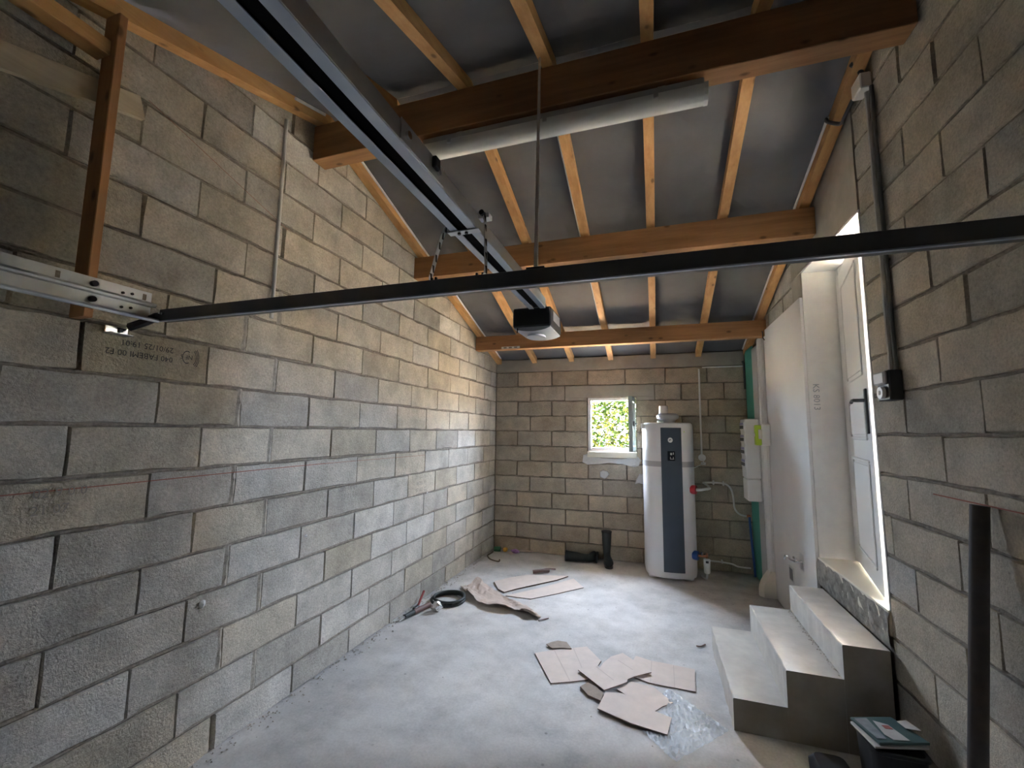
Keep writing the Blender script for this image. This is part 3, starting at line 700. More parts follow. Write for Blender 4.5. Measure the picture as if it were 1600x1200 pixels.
# ------------------------------------------------------------------ partition linings
wp = struct('wall_partition', (XR, 4.6, 0), 'white plasterboard lining between the door recess and the consumer unit', 'wall')
MB().box((XR-0.020, YD1+0.0, 0.0), (XR+0.000, 5.255, 2.755)).build('plasterboard', 'plaster_board', wp)
gb = tag(MB().bbox((1.087, 5.50, 0.02), (1.100, D-0.035, 2.66), 0.001).build('moisture_board', 'green_board', loc=(1.09, 5.7, 0.0)), 'green moisture resistant plasterboard sheet standing by the back wall corner', 'plasterboard')
gb2 = tag(MB().bbox((1.085, 5.262, 0.06), (1.100, 5.4985, 2.62), 0.001).build('lining_board', 'grey_board', loc=(1.09, 5.4, 0.0)), 'grey lining board strip behind the consumer unit', 'board')
# vertical trunking
tr = thing('cable_trunking', (1.12, 5.2, 0), 'tall white cable trunking running up beside the consumer unit', 'trunking')
MB().bbox((1.088, 5.175, 0.24), (XR-0.0215, 5.258, 2.68), 0.004).build('trunk_cover', 'white_plastic', tr)
MB().bbox((1.110, 5.165, 0.24), (1.125, 5.1745, 2.68), 0.003).build('trunk_rib', 'white_plastic', tr)
rings = []
for i in range(9):
    z = 0.26*(1-i/8); k = math.sin(min(1, (0.26-z)/0.2)*math.pi/2)
    rings.append([(1.085-0.09*k+0.06*0, 5.24, z), (1.085-0.085*k, 5.20, z), (1.10-0.07*k, 5.165, z), (1.14, 5.158, z), (1.143, 5.20, z), (1.143, 5.24, z)])
MB().loft(rings).build('curled_cover', 'cream', tr, smooth=True)
# tap and recessed box in the lining
tp = thing('wall_tap', (XR-0.02, 4.3, 0.60), 'chrome wall tap on a square plate low on the white lining', 'tap')
MB().bbox((XR-0.0235, 4.24, 0.535), (XR-0.0205, 4.34, 0.665), 0.001).build('wall_plate', 'galv', tp)
MB().cyl((XR-0.023, 4.29, 0.60), (XR-0.07, 4.30, 0.60), 0.013, 10).build('body', 'chrome', tp, smooth=True)
MB().tube(smoothpath([(XR-0.07, 4.30, 0.595), (XR-0.09, 4.33, 0.60), (XR-0.105, 4.38, 0.615), (XR-0.11, 4.42, 0.605), (XR-0.11, 4.43, 0.575)], 4), 0.009, 8).build('spout', 'chrome', tp, smooth=True)
MB().bbox((XR-0.075, 4.285, 0.61), (XR-0.055, 4.34, 0.63), 0.004).build('lever', 'chrome', tp)
bx = thing('recessed_box', (XR-0.02, 4.6, 0.40), 'small grey open box set low in the white lining left of the tap', 'box')
MB().bbox((XR-0.0265, 4.535, 0.345), (XR-0.0205, 4.665, 0.475), 0.002).build('flange', 'grey_pvc', bx)
MB().box((XR-0.0272, 4.550, 0.360), (XR-0.0262, 4.650, 0.460)).build('back_plate', 'dark_pvc', bx)

# ------------------------------------------------------------------ consumer unit and meter
cu = thing('consumer_unit', (1.01, 5.42, 0.93), 'white consumer unit with rows of breakers on the lining board', 'electrical panel')
MB().bbox((0.945, 5.30, 1.172), (1.0845, 5.55, 1.815), 0.008).build('cabinet', 'white_plastic', cu)
MB().bbox((0.948, 5.30, 0.93), (1.0845, 5.55, 1.168), 0.012).build('lower_cabinet', 'white_plastic', cu)
for i in range(4):
    z = 1.735-i*0.135
    rw = MB().bbox((0.938, 5.315, z-0.045), (0.9445, 5.535, z+0.045), 0.002).build('breaker_row', 'white', cu)
    for j in range(5):
        y = 5.332+j*0.042
        MB().bbox((0.932, y, z-0.028), (0.9378, y+0.03, z+0.008), 0.002).build('breaker', 'black' if j % 2 else 'dark_pvc', rw)
        MB().box((0.9370, y, z+0.014), (0.9378, y+0.036, z+0.040)).build('label_strip', 'lilac', rw)
mt = thing('electric_meter', (1.08, 5.12, 1.55), 'lime green and white electric meter beside the consumer unit', 'meter')
MB().bbox((1.062, 5.07, 1.53), (XR-0.022, 5.1635, 1.755), 0.010).build('meter_body', 'white_plastic', mt)
MB().bbox((1.005, 5.085, 1.535), (1.0615, 5.155, 1.745), 0.008).build('meter_cover', 'lime', mt)
MB().bbox((0.997, 5.10, 1.625), (1.0045, 5.14, 1.66), 0.003).build('display', 'white', mt)
MB().bbox((1.03, 5.06, 1.60), (1.0615, 5.0845, 1.70), 0.006).build('breaker_handle', 'cream', mt)

# ------------------------------------------------------------------ water heater
HX, HY, HR = 0.150, 5.625, 0.287
wh = thing('water_heater', (HX, HY, 0), 'tall white heat pump water heater with dark front panel', 'water heater')
HP = 2.7
def ring(z, s=1.0, n=40):
    out = []
    for i in range(n):
        t = 2*math.pi*i/n+math.radians(6); ct, st_ = math.cos(2*math.pi*i/n), math.sin(2*math.pi*i/n)
        k = (abs(ct)**HP+abs(st_)**HP)**(-1/HP)*HR*s; x, y = ct*k, st_*k; a = math.radians(6)
        out.append((HX+x*math.cos(a)-y*math.sin(a), HY+x*math.sin(a)+y*math.cos(a), z))
    return out
MB().loft([ring(0.055, .985), ring(0.085), ring(1.245), ring(1.262, .993)]).build('lower_shell', 'tank', wh, smooth=True)
MB().loft([ring(1.2625, .985), ring(1.2625, 1.004), ring(1.325, 1.004), ring(1.325, .985)]).build('band', 'tank_band', wh, smooth=True)
MB().loft([ring(1.3255, .995), ring(1.3255, 1.0), ring(1.72, 1.0), ring(1.757, .975), ring(1.772, .91), ring(1.774, .5)]).build('upper_shell', 'tank', wh, smooth=True)
af = math.radians(6); HM = Matrix.Translation((HX, HY, 0)) @ Matrix.Rotation(af, 4, 'Z')
# curved front panel proud of the shell
def panel_ring(x0, x1, n=8, off=0.010):
    pts = []
    for i in range(n+1):
        x = x0+(x1-x0)*i/n; y = -HR*(1-abs(x/HR)**HP)**(1/HP)-off; pts.append((x, y))
    return pts
pr = panel_ring(-0.108, 0.118); pr_in = [(x, y+0.014) for x, y in pr]
def prof(z): return [HM @ Vector((x, y, z)) for x, y in pr]+[HM @ Vector((x, y, z)) for x, y in reversed(pr_in)]
MB().loft([prof(0.10), prof(1.713)]).build('front_panel', 'navy', wh)
yf = -HR-0.0105
Mf = HM
lg = MB(); n = 20; lg.add([Mf @ Vector((-0.005, yf-0.002, 1.570))]+[Mf @ Vector((-0.005+0.027*math.cos(2*math.pi*i/n), yf-0.0015, 1.570+0.029*math.sin(2*math.pi*i/n))) for i in range(n)], [(0, i+1, (i+1) % n+1) for i in range(n)])
lgo = lg.build('badge', 'white_plastic', wh)
lg = MB(); vs = []
for i in range(9):
    t = math.radians(200-i*22)
    for r in (0.006, 0.014): vs.append(Mf @ Vector((-0.005+r*math.cos(t), yf-0.003, 1.566+r*math.sin(t))))
lg.add(vs, [(2*i, 2*i+1, 2*i+3, 2*i+2) for i in range(8)]); lg.build('badge_mark', 'navy', lgo, fix=False)
dsp = MB().bbox((-0.038, yf-0.006, 1.335), (0.042, yf+0.002, 1.445), 0.004, Mf).build('display', 'navy_dark', wh)
for (a, b, c, d) in ((-0.01, 0.01, 1.40, 1.425), (0.02, 0.028, 1.405, 1.43), (-0.012, 0.03, 1.352, 1.358), (-0.012, -0.006, 1.358, 1.38), (0.02, 0.026, 1.358, 1.378)): MB().box((a, yf-0.0075, c), (b, yf-0.006, d), Mf).build('display_icon', 'grey_board', dsp)
MB().box((0.150, -0.27, 1.66), (0.156, -0.262, 1.675), Mf).build('status_lamp', 'lime', wh)
MB().loft([ring(0.03, .97), ring(0.055, .985)]).build('base_ring', 'tank', wh)
for t in (-145, -35, 90, 35): 
    t = math.radians(t); c = Vector((HX+0.235*math.cos(t), HY+0.235*math.sin(t), 0)); MB().cyl(c, c+Vector((0, 0, 0.0295)), 0.052, 12, 0.060).build('foot', 'tank', wh)
# air outlet spigot on top
dk = MB().lathe((HX+0.01, HY-0.10, 1.774), [(0.075, 0), (0.09, 0.035), (0.125, 0.05), (0.128, 0.085), (0.10, 0.108), (0.07, 0.112)], 24).build('air_collar', 'tank_band', wh, smooth=True)
MB().cyl((HX-0.035, HY-0.10, 1.87), (HX-0.035, HY-0.10, 1.975), 0.052, 18).build('air_spigot', 'white_plastic', wh, smooth=True)
MB().lathe((HX-0.075, HY-0.185, 1.774), [(0.035, 0), (0.037, 0.02), (0.02, 0.03)], 14).build('inlet_cap', 'white_plastic', wh, smooth=True)
MB().bbox((HX-0.30, HY-0.17, 1.70), (HX-0.262, HY-0.05, 1.765), 0.01).build('carry_handle', 'white_plastic', wh)
xs = HX+HR*0.99
for z, mt_ in ((1.01, 'red'), (0.285, 'blue')): MB().cyl((HX+0.240, HY-0.175, z), (HX+0.292, HY-0.195, z), 0.050, 18).build('pipe_collar', mt_, wh, smooth=True)

# plumbing and cable on the back wall
hp = thing('hot_water_pipe', (0.46, HY-0.06, 1.0), 'white pipe curving from the red collar down the back wall', 'pipe')
MB().tube([(HX+0.2925, HY-0.195, 1.01), (0.50, HY-0.18, 1.012), (0.58, HY-0.10, 1.018), (0.60, HY-0.05, 1.018)], 0.016, 8).build('stub', 'white_plastic', hp, smooth=True)
MB().tube(smoothpath([(0.56, 5.86, 1.05), (0.66, 5.88, 1.055), (0.80, 5.905, 1.045), (0.87, 5.905, 0.99), (0.895, 5.905, 0.88), (0.905, 5.905, 0.76), (0.96, 5.905, 0.69), (1.06, 5.905, 0.675)], 6), 0.011, 8).build('bend', 'white_plastic', hp, smooth=True)
MB().tube(smoothpath([(0.60, HY-0.05, 1.018), (0.60, 5.75, 1.03), (0.56, 5.86, 1.05)], 5), 0.012, 8).build('link', 'white_plastic', hp, smooth=True)
for p in ((0.68, 5.885, 1.055), (0.79, 5.905, 1.048)): MB().bbox((p[0]-0.008, 5.88, p[2]-0.028), (p[0]+0.008, D-0.002, p[2]+0.028), 0.003).build('clip', 'white_plastic', hp)
MB().cyl((1.03, 5.905, 0.675), (1.07, 5.905, 0.675), 0.016, 8).build('fitting', 'copper', hp)
bh = tag(MB().tube(smoothpath([(1.055, 5.88, 0.67), (1.058, 5.87, 0.55), (1.062, 5.84, 0.36), (1.068, 5.80, 0.15), (1.07, 5.78, 0.02)], 5), 0.013, 8).build('water_hose', 'blue', smooth=True, loc=(1.06, 5.85, 0.0)), 'blue hose hanging beside the green plasterboard', 'hose')
cp = thing('cold_water_pipe', (0.46, HY-0.06, 0.1), 'white pipe running low along the back wall to the blue collar', 'pipe')
MB().tube(smoothpath([(HX+0.2925, HY-0.195, 0.285), (0.49, HY-0.19, 0.285), (0.53, HY-0.16, 0.28), (0.545, HY-0.05, 0.275), (0.55, HY+0.05, 0.18)], 5), 0.014, 8).build('safety_valve', 'copper', cp, smooth=True)
MB().cyl((0.478, HY-0.20, 0.298), (0.485, HY-0.215, 0.335), 0.014, 8).build('valve_knob', 'chrome', cp)
MB().tube(smoothpath([(0.55, 5.88, 0.125), (0.70, 5.905, 0.118), (0.85, 5.905, 0.105), (0.92, 5.905, 0.08), (1.05, 5.905, 0.078)], 5), 0.010, 8).build('drain_run', 'white_plastic', cp, smooth=True)
MB().bbox((0.735, 5.89, 0.10), (0.750, D-0.002, 0.14), 0.003).build('clip', 'white_plastic', cp)
sp = thing('drain_siphon', (0.535, 5.54, 0.10), 'white plastic siphon cup hanging beside the heater foot', 'siphon')
MB().lathe((0.530, 5.45, 0.10), [(0.028, 0), (0.034, 0.01), (0.036, 0.13), (0.036, 0.15), (0.028, 0.152)], 14).build('cup', 'white_plastic', sp, smooth=True)
MB().bbox((0.515, 5.413, 0.215), (0.545, 5.416, 0.24), 0.001).build('notch', 'black', sp)
MB().tube(smoothpath([(0.53, 5.45, 0.10), (0.53, 5.47, 0.05), (0.52, 5.52, 0.02), (0.49, 5.62, 0.02)], 4), 0.012, 8).build('tail', 'grey_pvc', sp, smooth=True)
bc = conduit('cable_conduit', [(1.078, 5.915, 2.487), (0.60, 5.915, 2.487)], 0.010, 'white_plastic', 'white conduit running level along the top of the back wall')
bc2 = thing('cable_drop', (0.565, 5.91, 1.36), 'white conduit dropping down the back wall to a round outlet by the heater', 'conduit')
MB().cyl((0.562, 5.912, 2.47), (0.560, 5.912, 1.39), 0.011, 8).build('pipe', 'white_plastic', bc2, smooth=True)
MB().cyl((0.562, D-0.002, 1.352), (0.562, 5.885, 1.352), 0.043, 18).build('round_outlet', 'white_plastic', bc2, smooth=True)
MB().tube(smoothpath([(0.565, 5.88, 1.34), (0.575, 5.86, 1.29), (0.54, 5.82, 1.27), (0.44, 5.72, 1.23)], 5), 0.006, 6).build('cable', 'white_plastic', bc2, smooth=True)
MB().bbox((0.545, 5.86, 1.262), (0.60, 5.885, 1.30), 0.008).build('plug', 'white_plastic', bc2)
MB().tube([(1.06, 5.90, 2.55), (1.075, 5.905, 2.52), (1.078, 5.905, 2.40), (1.078, 5.905, 2.2)], 0.012, 6).build('riser_cable', 'dark_pvc', bc2)

# ------------------------------------------------------------------ left and right wall electrics
conduit('cable_conduit', [(XL+0.016, 1.962, 3.60), (XL+0.016, 1.960, 3.0), (XL+0.016, 1.958, 2.31)], 0.011, 'grey_pvc', 'grey upright conduit on the left block wall', clips=[(XL+0.012, 1.961, 3.3), (XL+0.012, 1.959, 2.6)])
conduit('cable_conduit', [(XR-0.014, 2.665, 3.52), (XR-0.014, 2.66, 2.8), (XR-0.014, 2.655, 1.975)], 0.012, 'grey_pvc', 'light grey upright conduit on the right wall above the switch', group='right wall conduits', clips=[(XR-0.01, 2.66, 2.95), (XR-0.01, 2.657, 2.3)])
conduit('cable_conduit', [(XR-0.012, 2.618, 3.52), (XR-0.012, 2.615, 2.8), (XR-0.012, 2.612, 1.975)], 0.010, 'dark_pvc', 'darker upright conduit just right of the light grey one', group='right wall conduits', clips=[(XR-0.009, 2.615, 2.55)])
jb = thing('junction_box', (XR-0.03, 2.68, 3.53), 'small pale junction box high on the right wall', 'junction box')
MB().bbox((XR-0.055, 2.63, 3.53), (XR-0.001, 2.74, 3.62), 0.006).build('box', 'white_plastic', jb)
MB().tube(smoothpath([(XR-0.05, 2.74, 3.545), (XR-0.07, 2.80, 3.49), (XR-0.07, 2.86, 3.49), (1.06, 2.93, 3.56), (1.062, 2.96, 3.60)], 5), 0.011, 8).build('cable', 'dark_pvc', jb, smooth=True)
MB().tube(smoothpath([(XR-0.03, 2.66, 3.62), (XR-0.05, 2.65, 3.66), (XR-0.09, 2.62, 3.67)], 5), 0.014, 8).build('cable', 'dark_pvc', jb, smooth=True)
sb = thing('light_switch', (XR-0.04, 2.65, 1.82), 'dark surface switch box with grey rocker on the right wall', 'switch')
MB().bbox((XR-0.058, 2.585, 1.825), (XR-0.001, 2.705, 1.975), 0.005).build('box', 'black', sb)
MB().bbox((XR-0.078, 2.590, 1.905), (XR-0.0585, 2.70, 1.97), 0.008).build('rocker', 'grey_pvc', sb)
MB().cyl((XR-0.0585, 2.645, 1.865), (XR-0.075, 2.645, 1.865), 0.030, 16).build('round_socket', 'white_plastic', sb, smooth=True)
MB().cyl((XR-0.0752, 2.645, 1.865), (XR-0.077, 2.645, 1.865), 0.012, 12).build('socket_core', 'grey_board', sb, smooth=True)

# ------------------------------------------------------------------ garage door opener and its rail
op = thing('garage_door_opener', (-0.68, 2.6, 2.30), 'ceiling rail with black motor unit of the garage door opener', 'door opener')
rx0, rx1, rz0, rz1, ry0, ry1 = -0.716, -0.612, 2.400, 2.462, YF+0.1, 2.50
MB().bbox((rx0, ry0, rz0), (rx0+0.030, ry1, rz0+0.004), 0.001).build('rail_flange', 'rail', op)
MB().bbox((rx1-0.034, ry0, rz0), (rx1, ry1, rz0+0.004), 0.001).build('rail_flange', 'rail', op)
MB().bbox((rx0, ry0, rz0+0.0045), (rx0+0.004, ry1, rz1), 0.001).build('rail_side', 'rail', op)
MB().bbox((rx1-0.004, ry0, rz0+0.0045), (rx1, ry1, rz1), 0.001).build('rail_side', 'galv', op)
MB().box((rx0+0.005, ry0, rz0+0.030), (rx1-0.005, ry1, rz0+0.034)).build('rail_top', 'rail_dark', op)
MB().box((rx0+0.030, ry0, rz0+0.010), (rx1-0.034, ry1, rz0+0.020)).build('drive_belt', 'rail_dark', op)
for y in (0.93, 1.10): MB().cyl((rx1+0.0005, y, 2.432), (rx1+0.012, y, 2.432), 0.011, 8).build('bolt', 'chrome', op, smooth=True)
MB().bbox((rx1+0.0005, 0.90, rz0+0.005), (rx1+0.004, 1.14, rz1+0.004), 0.001).build('splice_plate', 'galv', op)
MB().bbox((rx1+0.0045, 1.060, 2.425), (rx1+0.020, 1.090, 2.460), 0.003).build('splice_bolt', 'bolt', op)
# bracket and perforated straps down to the crossbar
br = MB(); br.bbox((rx0-0.012, 1.405, rz0-0.006), (rx1+0.012, 1.437, rz0-0.0015), 0.001).build('clamp', 'galv', op)
for x in (-0.685, -0.655): MB().cyl((x, 1.421, rz0-0.0062), (x, 1.421, rz0-0.0115), 0.0065, 8).build('clamp_bolt', 'bolt', op)
MB().bbox((rx1+0.012, 1.400, rz0+0.03), (rx1+0.055, 1.435, rz0+0.05), 0.002).build('clamp_ear', 'galv', op)
MB().cyl((rx1+0.035, 1.39, rz0+0.04), (rx1+0.035, 1.375, rz0+0.04), 0.010, 8).build('clamp_bolt', 'bolt', op)
def strap(pts, name='strap'):
    pts = smoothpath(pts, 4); w = 0.011; rings = []
    for p in pts: rings.append([p+Vector((0, -w, 0)) + Vector((-.0015, 0, 0)), p+Vector((0, w, 0))+Vector((-.0015, 0, 0)), p+Vector((0, w, 0))+Vector((.0015, 0, 0)), p+Vector((0, -w, 0))+Vector((.0015, 0, 0))])
    s = MB().loft(rings).build(name, 'galv', op)
    for i in range(1, len(pts)-1, 2): MB().bbox((pts[i].x-0.0035, pts[i].y-0.005, pts[i].z-0.014), (pts[i].x+0.0035, pts[i].y+0.005, pts[i].z+0.014), 0.001).build('strap_slot', 'bolt', s)
strap([(-0.735, 1.415, 2.425), (-0.745, 1.39, 2.36), (-0.745, 1.345, 2.25), (-0.735, 1.305, 2.175), (-0.70, 1.29, 2.164)])
strap([(-0.575, 1.40, 2.44), (-0.565, 1.385, 2.40), (-0.545, 1.345, 2.28), (-0.530, 1.305, 2.175), (-0.56, 1.29, 2.164)])
# motor unit
mx0, mx1, mz0, mz1, my0, my1 = -0.822, -0.578, 2.292, 2.412, 2.50, 2.80
MB().bbox((mx0, my0, mz0), (mx1, my1, mz1), 0.008).build('motor_housing', 'black', op)
rings = []
for i in range(9):
    t = i/8; x = mx0+0.006+(mx1-mx0-0.012)*t; sag = 0.030*math.sin(math.pi*min(1, max(0, t)))**0.6 if 0 < t < 1 else 0
    rings.append([(x, my0+0.004, mz0-0.001), (x, my0+0.004, mz0-0.006-sag*0.75), (x, (my0+my1)/2, mz0-0.008-sag), (x, my1-0.004, mz0-0.006-sag*0.75), (x, my1-0.004, mz0-0.001)])
MB().loft(rings).build('lamp_cover', 'opener_lid', op, smooth=True)
m = MB(); n = 20; m.lathe((-0.70, 2.62, mz0-0.046), [(0.06, 0), (0.058, 0.012)], 20, ry=1.3); m.build('lamp_lens', 'lens', op, smooth=True)
MB().bbox((mx1+0.0005, 2.56, 2.335), (mx1+0.003, 2.74, 2.395), 0.001).build('side_label', 'galv', op)
MB().tube([(-0.79, 2.50, 2.285), (-0.79, 2.495, 2.255)], 0.004, 6).build('release_cord', 'black', op)
# ------------------------------------------------------------------ crossbar at the end of the door tracks
cb = thing('track_crossbar', (-0.5, 1.275, 2.115), 'long dark steel crossbar spanning the garage between the door tracks', 'bar')
MB().bbox((-2.035, 1.262, 2.109), (1.095, 1.266, 2.159), 0.001).build('web', 'bar', cb)
MB().bbox((-2.035, 1.266, 2.109), (1.095, 1.300, 2.112), 0.001).build('lower_flange', 'bar', cb)
MB().bbox((-2.035, 1.266, 2.156), (1.095, 1.300, 2.159), 0.001).build('upper_flange', 'bar', cb)
MB().bbox((-2.035, 1.255, 2.1035), (1.095, 1.2665, 2.1085), 0.001).build('lip', 'rail', cb)
for x in (-1.05, -0.28, 0.80): MB().bbox((x-0.06, 1.272, 2.1592), (x+0.06, 1.292, 2.1622), 0.001).build('slot_plate', 'bar', cb)
MB().tube([(-2.15, 1.225, 2.080), (-2.09, 1.24, 2.100), (-2.035, 1.258, 2.128)], 0.018, 8).build('end_arm', 'black', cb, smooth=True)
MB().bbox((XL+0.004, 1.15, 2.045), (XL+0.014, 1.235, 2.075), 0.002).build('wall_bracket', 'chrome', cb)
MB().bbox((XL+0.004, 1.15, 2.040), (XL+0.05, 1.235, 2.0445), 0.001).build('wall_bracket', 'galv', cb)
MB().cyl((XL+0.0145, 1.205, 2.060), (XL+0.022, 1.205, 2.060), 0.008, 8).build('bracket_bolt', 'bolt', cb)
for x in (-2.025, -2.01): MB().cyl((x, 1.2615, 2.138), (x, 1.254, 2.138), 0.0055, 8).build('bolt', 'chrome', cb)
MB().bbox((1.1005, 1.255, 2.095), (XR-0.004, 1.300, 2.100), 0.001).build('wall_bracket', 'galv', cb)
MB().bbox((1.0955, 1.258, 2.1005), (1.1005, 1.300, 2.165), 0.001).build('end_plate', 'galv', cb)
# hanging strut from the ridge down to the crossbar
hs = thing('hanging_strut', (-0.346, 1.28, 2.18), 'thin grey strut sloping from the ridge rafter down to the crossbar', 'strut')
MB().tube([(-0.557, 2.12, 3.72), (-0.346, 1.283, 2.163)], 0.0085, 4).build('bar', 'galv', hs)
MB().bbox((-0.375, 1.268, 2.1625), (-0.315, 1.296, 2.168), 0.001).build('foot_plate', 'bolt', hs)
# galvanised track at the left wall
gt = thing('door_track', (-2.08, 0.3, 2.11), 'galvanised steel door track along the left wall', 'door track')
MB().bbox((-2.0665, YF+0.05, 2.112), (-2.0625, 1.243, 2.228), 0.001).build('web', 'galv', gt)
MB().tube([(-2.043, YF+0.05, 2.172), (-2.043, 1.248, 2.172)], 0.010, 8).build('upper_lip', 'galv', gt, smooth=True)
MB().bbox((-2.0622, YF+0.05, 2.164), (-2.037, 1.243, 2.168), 0.001).build('middle_shelf', 'galv', gt)
MB().tube([(-2.027, YF+0.05, 2.105), (-2.027, 1.255, 2.105)], 0.0085, 8).build('lower_lip', 'rail', gt, smooth=True)
MB().bbox((-2.0622, YF+0.05, 2.106), (-2.030, 1.243, 2.110), 0.001).build('lower_shelf', 'galv', gt)
for y, z in ((1.035, 2.202), (1.035, 2.140)): MB().cyl((-2.0622, y, z), (-2.045, y, z), 0.011, 10).build('carriage_bolt', 'bolt', gt, smooth=True)
for y, z in ((1.135, 2.197), (1.168, 2.202), (1.135, 2.137), (1.168, 2.142)): MB().cyl((-2.0622, y, z), (-2.057, y, z), 0.0055, 8).build('rivet', 'bolt', gt)
for y in (0.93, 1.215): MB().bbox((-2.0622, y-0.007, 2.19), (-2.0612, y+0.007, 2.216), 0.001).build('slot', 'mortar', gt)
# timber post that carries the track
po = tag(MB().bbox((-2.158, 1.020, 2.070), (-2.070, 1.052, 3.365), 0.003).build('timber_post', 'post', loc=(-2.14, 1.02, 2.075)), 'upright pine post by the left wall carrying the door track', 'post')
cap = tag(MB().bbox((-2.178, 0.60, 3.170), (-2.095, 1.018, 3.235), 0.003).build('timber_brace', 'rafter', loc=(-2.14, 0.6, 3.12)), 'short orange timber running forward from the post top', 'timber')
# plank fixed to the left wall behind the post
pkM = MB(); v0 = Vector((XL+0.004, 0.20, 2.74)); v1 = Vector((XL+0.004, 1.20, 3.035)); dd = (v1-v0); upv = Vector((0, -dd.z, dd.y)).normalized()*0.098
pkM.prism([v0, v1, v1+upv, v0+upv], (0.026, 0, 0)); pk = tag(pkM.build('wooden_plank', 'plank', loc=(XL, 0.7, 2.9)), 'pale weathered plank nailed to the left wall behind the post', 'plank')

# ------------------------------------------------------------------ floor objects
def flat(name, poly, z, th, mat, label, cat, group=None, edge='card_edge', sub=None, tilt=None):
    cx = sum(p[0] for p in poly)/len(poly); cy = sum(p[1] for p in poly)/len(poly)
    t = thing(name, (cx, cy, z), label, cat, group)
    f = tilt or (lambda x, y: 0.0)
    pts = [(x, y, z+f(x, y)) for x, y in poly]; n = len(pts)
    m = MB(); m.prism(pts, (0, 0, th*0.85)); m.build('corrugated_core', edge, t)
    m = MB(); m.prism([(x, y, q+th*0.852) for x, y, q in pts], (0, 0, th*0.148)); face = m.build('face_sheet', mat, t)
    for a, b in sub or []:
        a = Vector((*a, 0)); b = Vector((*b, 0)); w = (b-a).normalized().cross(Vector((0, 0, 1)))*0.0022
        q = [a-w, a+w, b+w, b-w]; MB().prism([(p.x, p.y, z+f(p.x, p.y)+th+0.0001) for p in q], (0, 0, 0.0006)).build('crease', 'crease', face)
    return t
CG = 'torn cardboard pieces by the steps'
flat('cardboard_sheet', [(-0.883, 3.309), (-0.76, 3.398), (-0.53, 3.537), (-0.401, 3.361), (-0.456, 3.092), (-0.565, 3.028), (-0.683, 2.969)], 0.001, 0.006, 'card', 'largest creased cardboard sheet at the left of the near pile', 'cardboard', CG, sub=[((-0.752, 3.392), (-0.568, 3.034)), ((-0.622, 3.474), (-0.465, 3.095))])
flat('cardboard_sheet', [(-0.83, 3.455), (-0.8, 3.501), (-0.757, 3.541), (-0.688, 3.541), (-0.633, 3.454), (-0.700, 3.44), (-0.773, 3.409)], 0.008, 0.006, 'card_in', 'small torn cardboard flap on the far edge of the near pile', 'cardboard', CG)
flat('cardboard_sheet', [(-0.166, 3.519), (-0.054, 3.484), (0.063, 3.48), (0.234, 3.465), (0.217, 3.185), (0.019, 3.186), (-0.071, 3.192), (-0.222, 3.247)], 0.001, 0.006, 'card', 'squarish cardboard sheet at the right of the near pile', 'cardboard', CG, sub=[((-0.054, 3.48), (-0.06, 3.20)), ((0.095, 3.47), (0.09, 3.19))])
flat('cardboard_sheet', [(-0.264, 3.04), (-0.18, 3.154), (-0.08, 3.147), (-0.035, 3.137), (0.074, 3.01), (0.014, 2.953), (-0.039, 2.878), (-0.153, 2.953)], 0.004, 0.006, 'card', 'cardboard flap half over the clear plastic film', 'cardboard', CG)
flat('cardboard_sheet', [(-0.329, 2.969), (-0.224, 2.99), (-0.153, 2.950), (-0.039, 2.875), (0.06, 2.844), (0.032, 2.686), (-0.159, 2.717), (-0.357, 2.788)], 0.011, 0.007, 'card', 'nearest long cardboard strip lying on the clear plastic film', 'cardboard', CG)
flat('cardboard_sheet', [(-0.491, 2.985), (-0.453, 3.05), (-0.40, 3.02), (-0.339, 2.96), (-0.346, 2.878), (-0.43, 2.91)], 0.001, 0.012, 'card_in', 'ragged brown cardboard scrap curling at the pile edge', 'cardboard', CG)
flat('cardboard_sheet', [(-0.534, 3.16), (-0.434, 3.298), (-0.396, 3.233), (-0.38, 3.308), (-0.335, 3.416), (-0.258, 3.497), (-0.054, 3.297), (-0.164, 3.204), (-0.203, 3.155), (-0.206, 3.119), (-0.24, 3.082), (-0.339, 2.981)], 0.016, 0.006, 'card', 'torn cardboard sheet on top of the near pile', 'cardboard', CG, sub=[((-0.42, 3.24), (-0.29, 3.11)), ((-0.285, 3.38), (-0.176, 3.285))])
# clear film
PLY = [(-0.197, 2.822), (-0.026, 3.107), (0.08, 3.161), (0.213, 3.022), (0.361, 2.854), (0.242, 2.707), (0.068, 2.508), (-0.159, 2.717)]
rr = random.Random(21); bm = bmesh.new(); a, b, c, d = Vector((0.068, 2.508)), Vector((0.361, 2.854)), Vector((0.06, 3.165)), Vector((-0.20, 2.80)); n = 26; gv = []
for i in range(n+1):
    row = []
    for j in range(n+1):
        s, t = i/n, j/n; p = a*(1-s)*(1-t)+b*s*(1-t)+c*s*t+d*(1-s)*t
        e = min(i, j, n-i, n-j); under = p.x < 0.03 and p.y > 2.70
        zz = 0.002 if under else 0.003+abs(rr.gauss(0, 0.007))*(0.5 if e < 2 else 1)
        row.append(bm.verts.new((p.x+rr.uniform(-.004, .004), p.y+rr.uniform(-.004, .004), min(zz, 0.02))))
    gv.append(row)
for i in range(n):
    for j in range(n): bm.faces.new((gv[i][j], gv[i+1][j], gv[i+1][j+1], gv[i][j+1]))
me = bpy.data.meshes.new('plastic_film'); bm.to_mesh(me); bm.free(); me.materials.append(M['film']); o = bpy.data.objects.new('plastic_film', me); COL.objects.link(o)
tag(o, 'crumpled clear plastic film on the floor under the cardboard', 'plastic sheet')
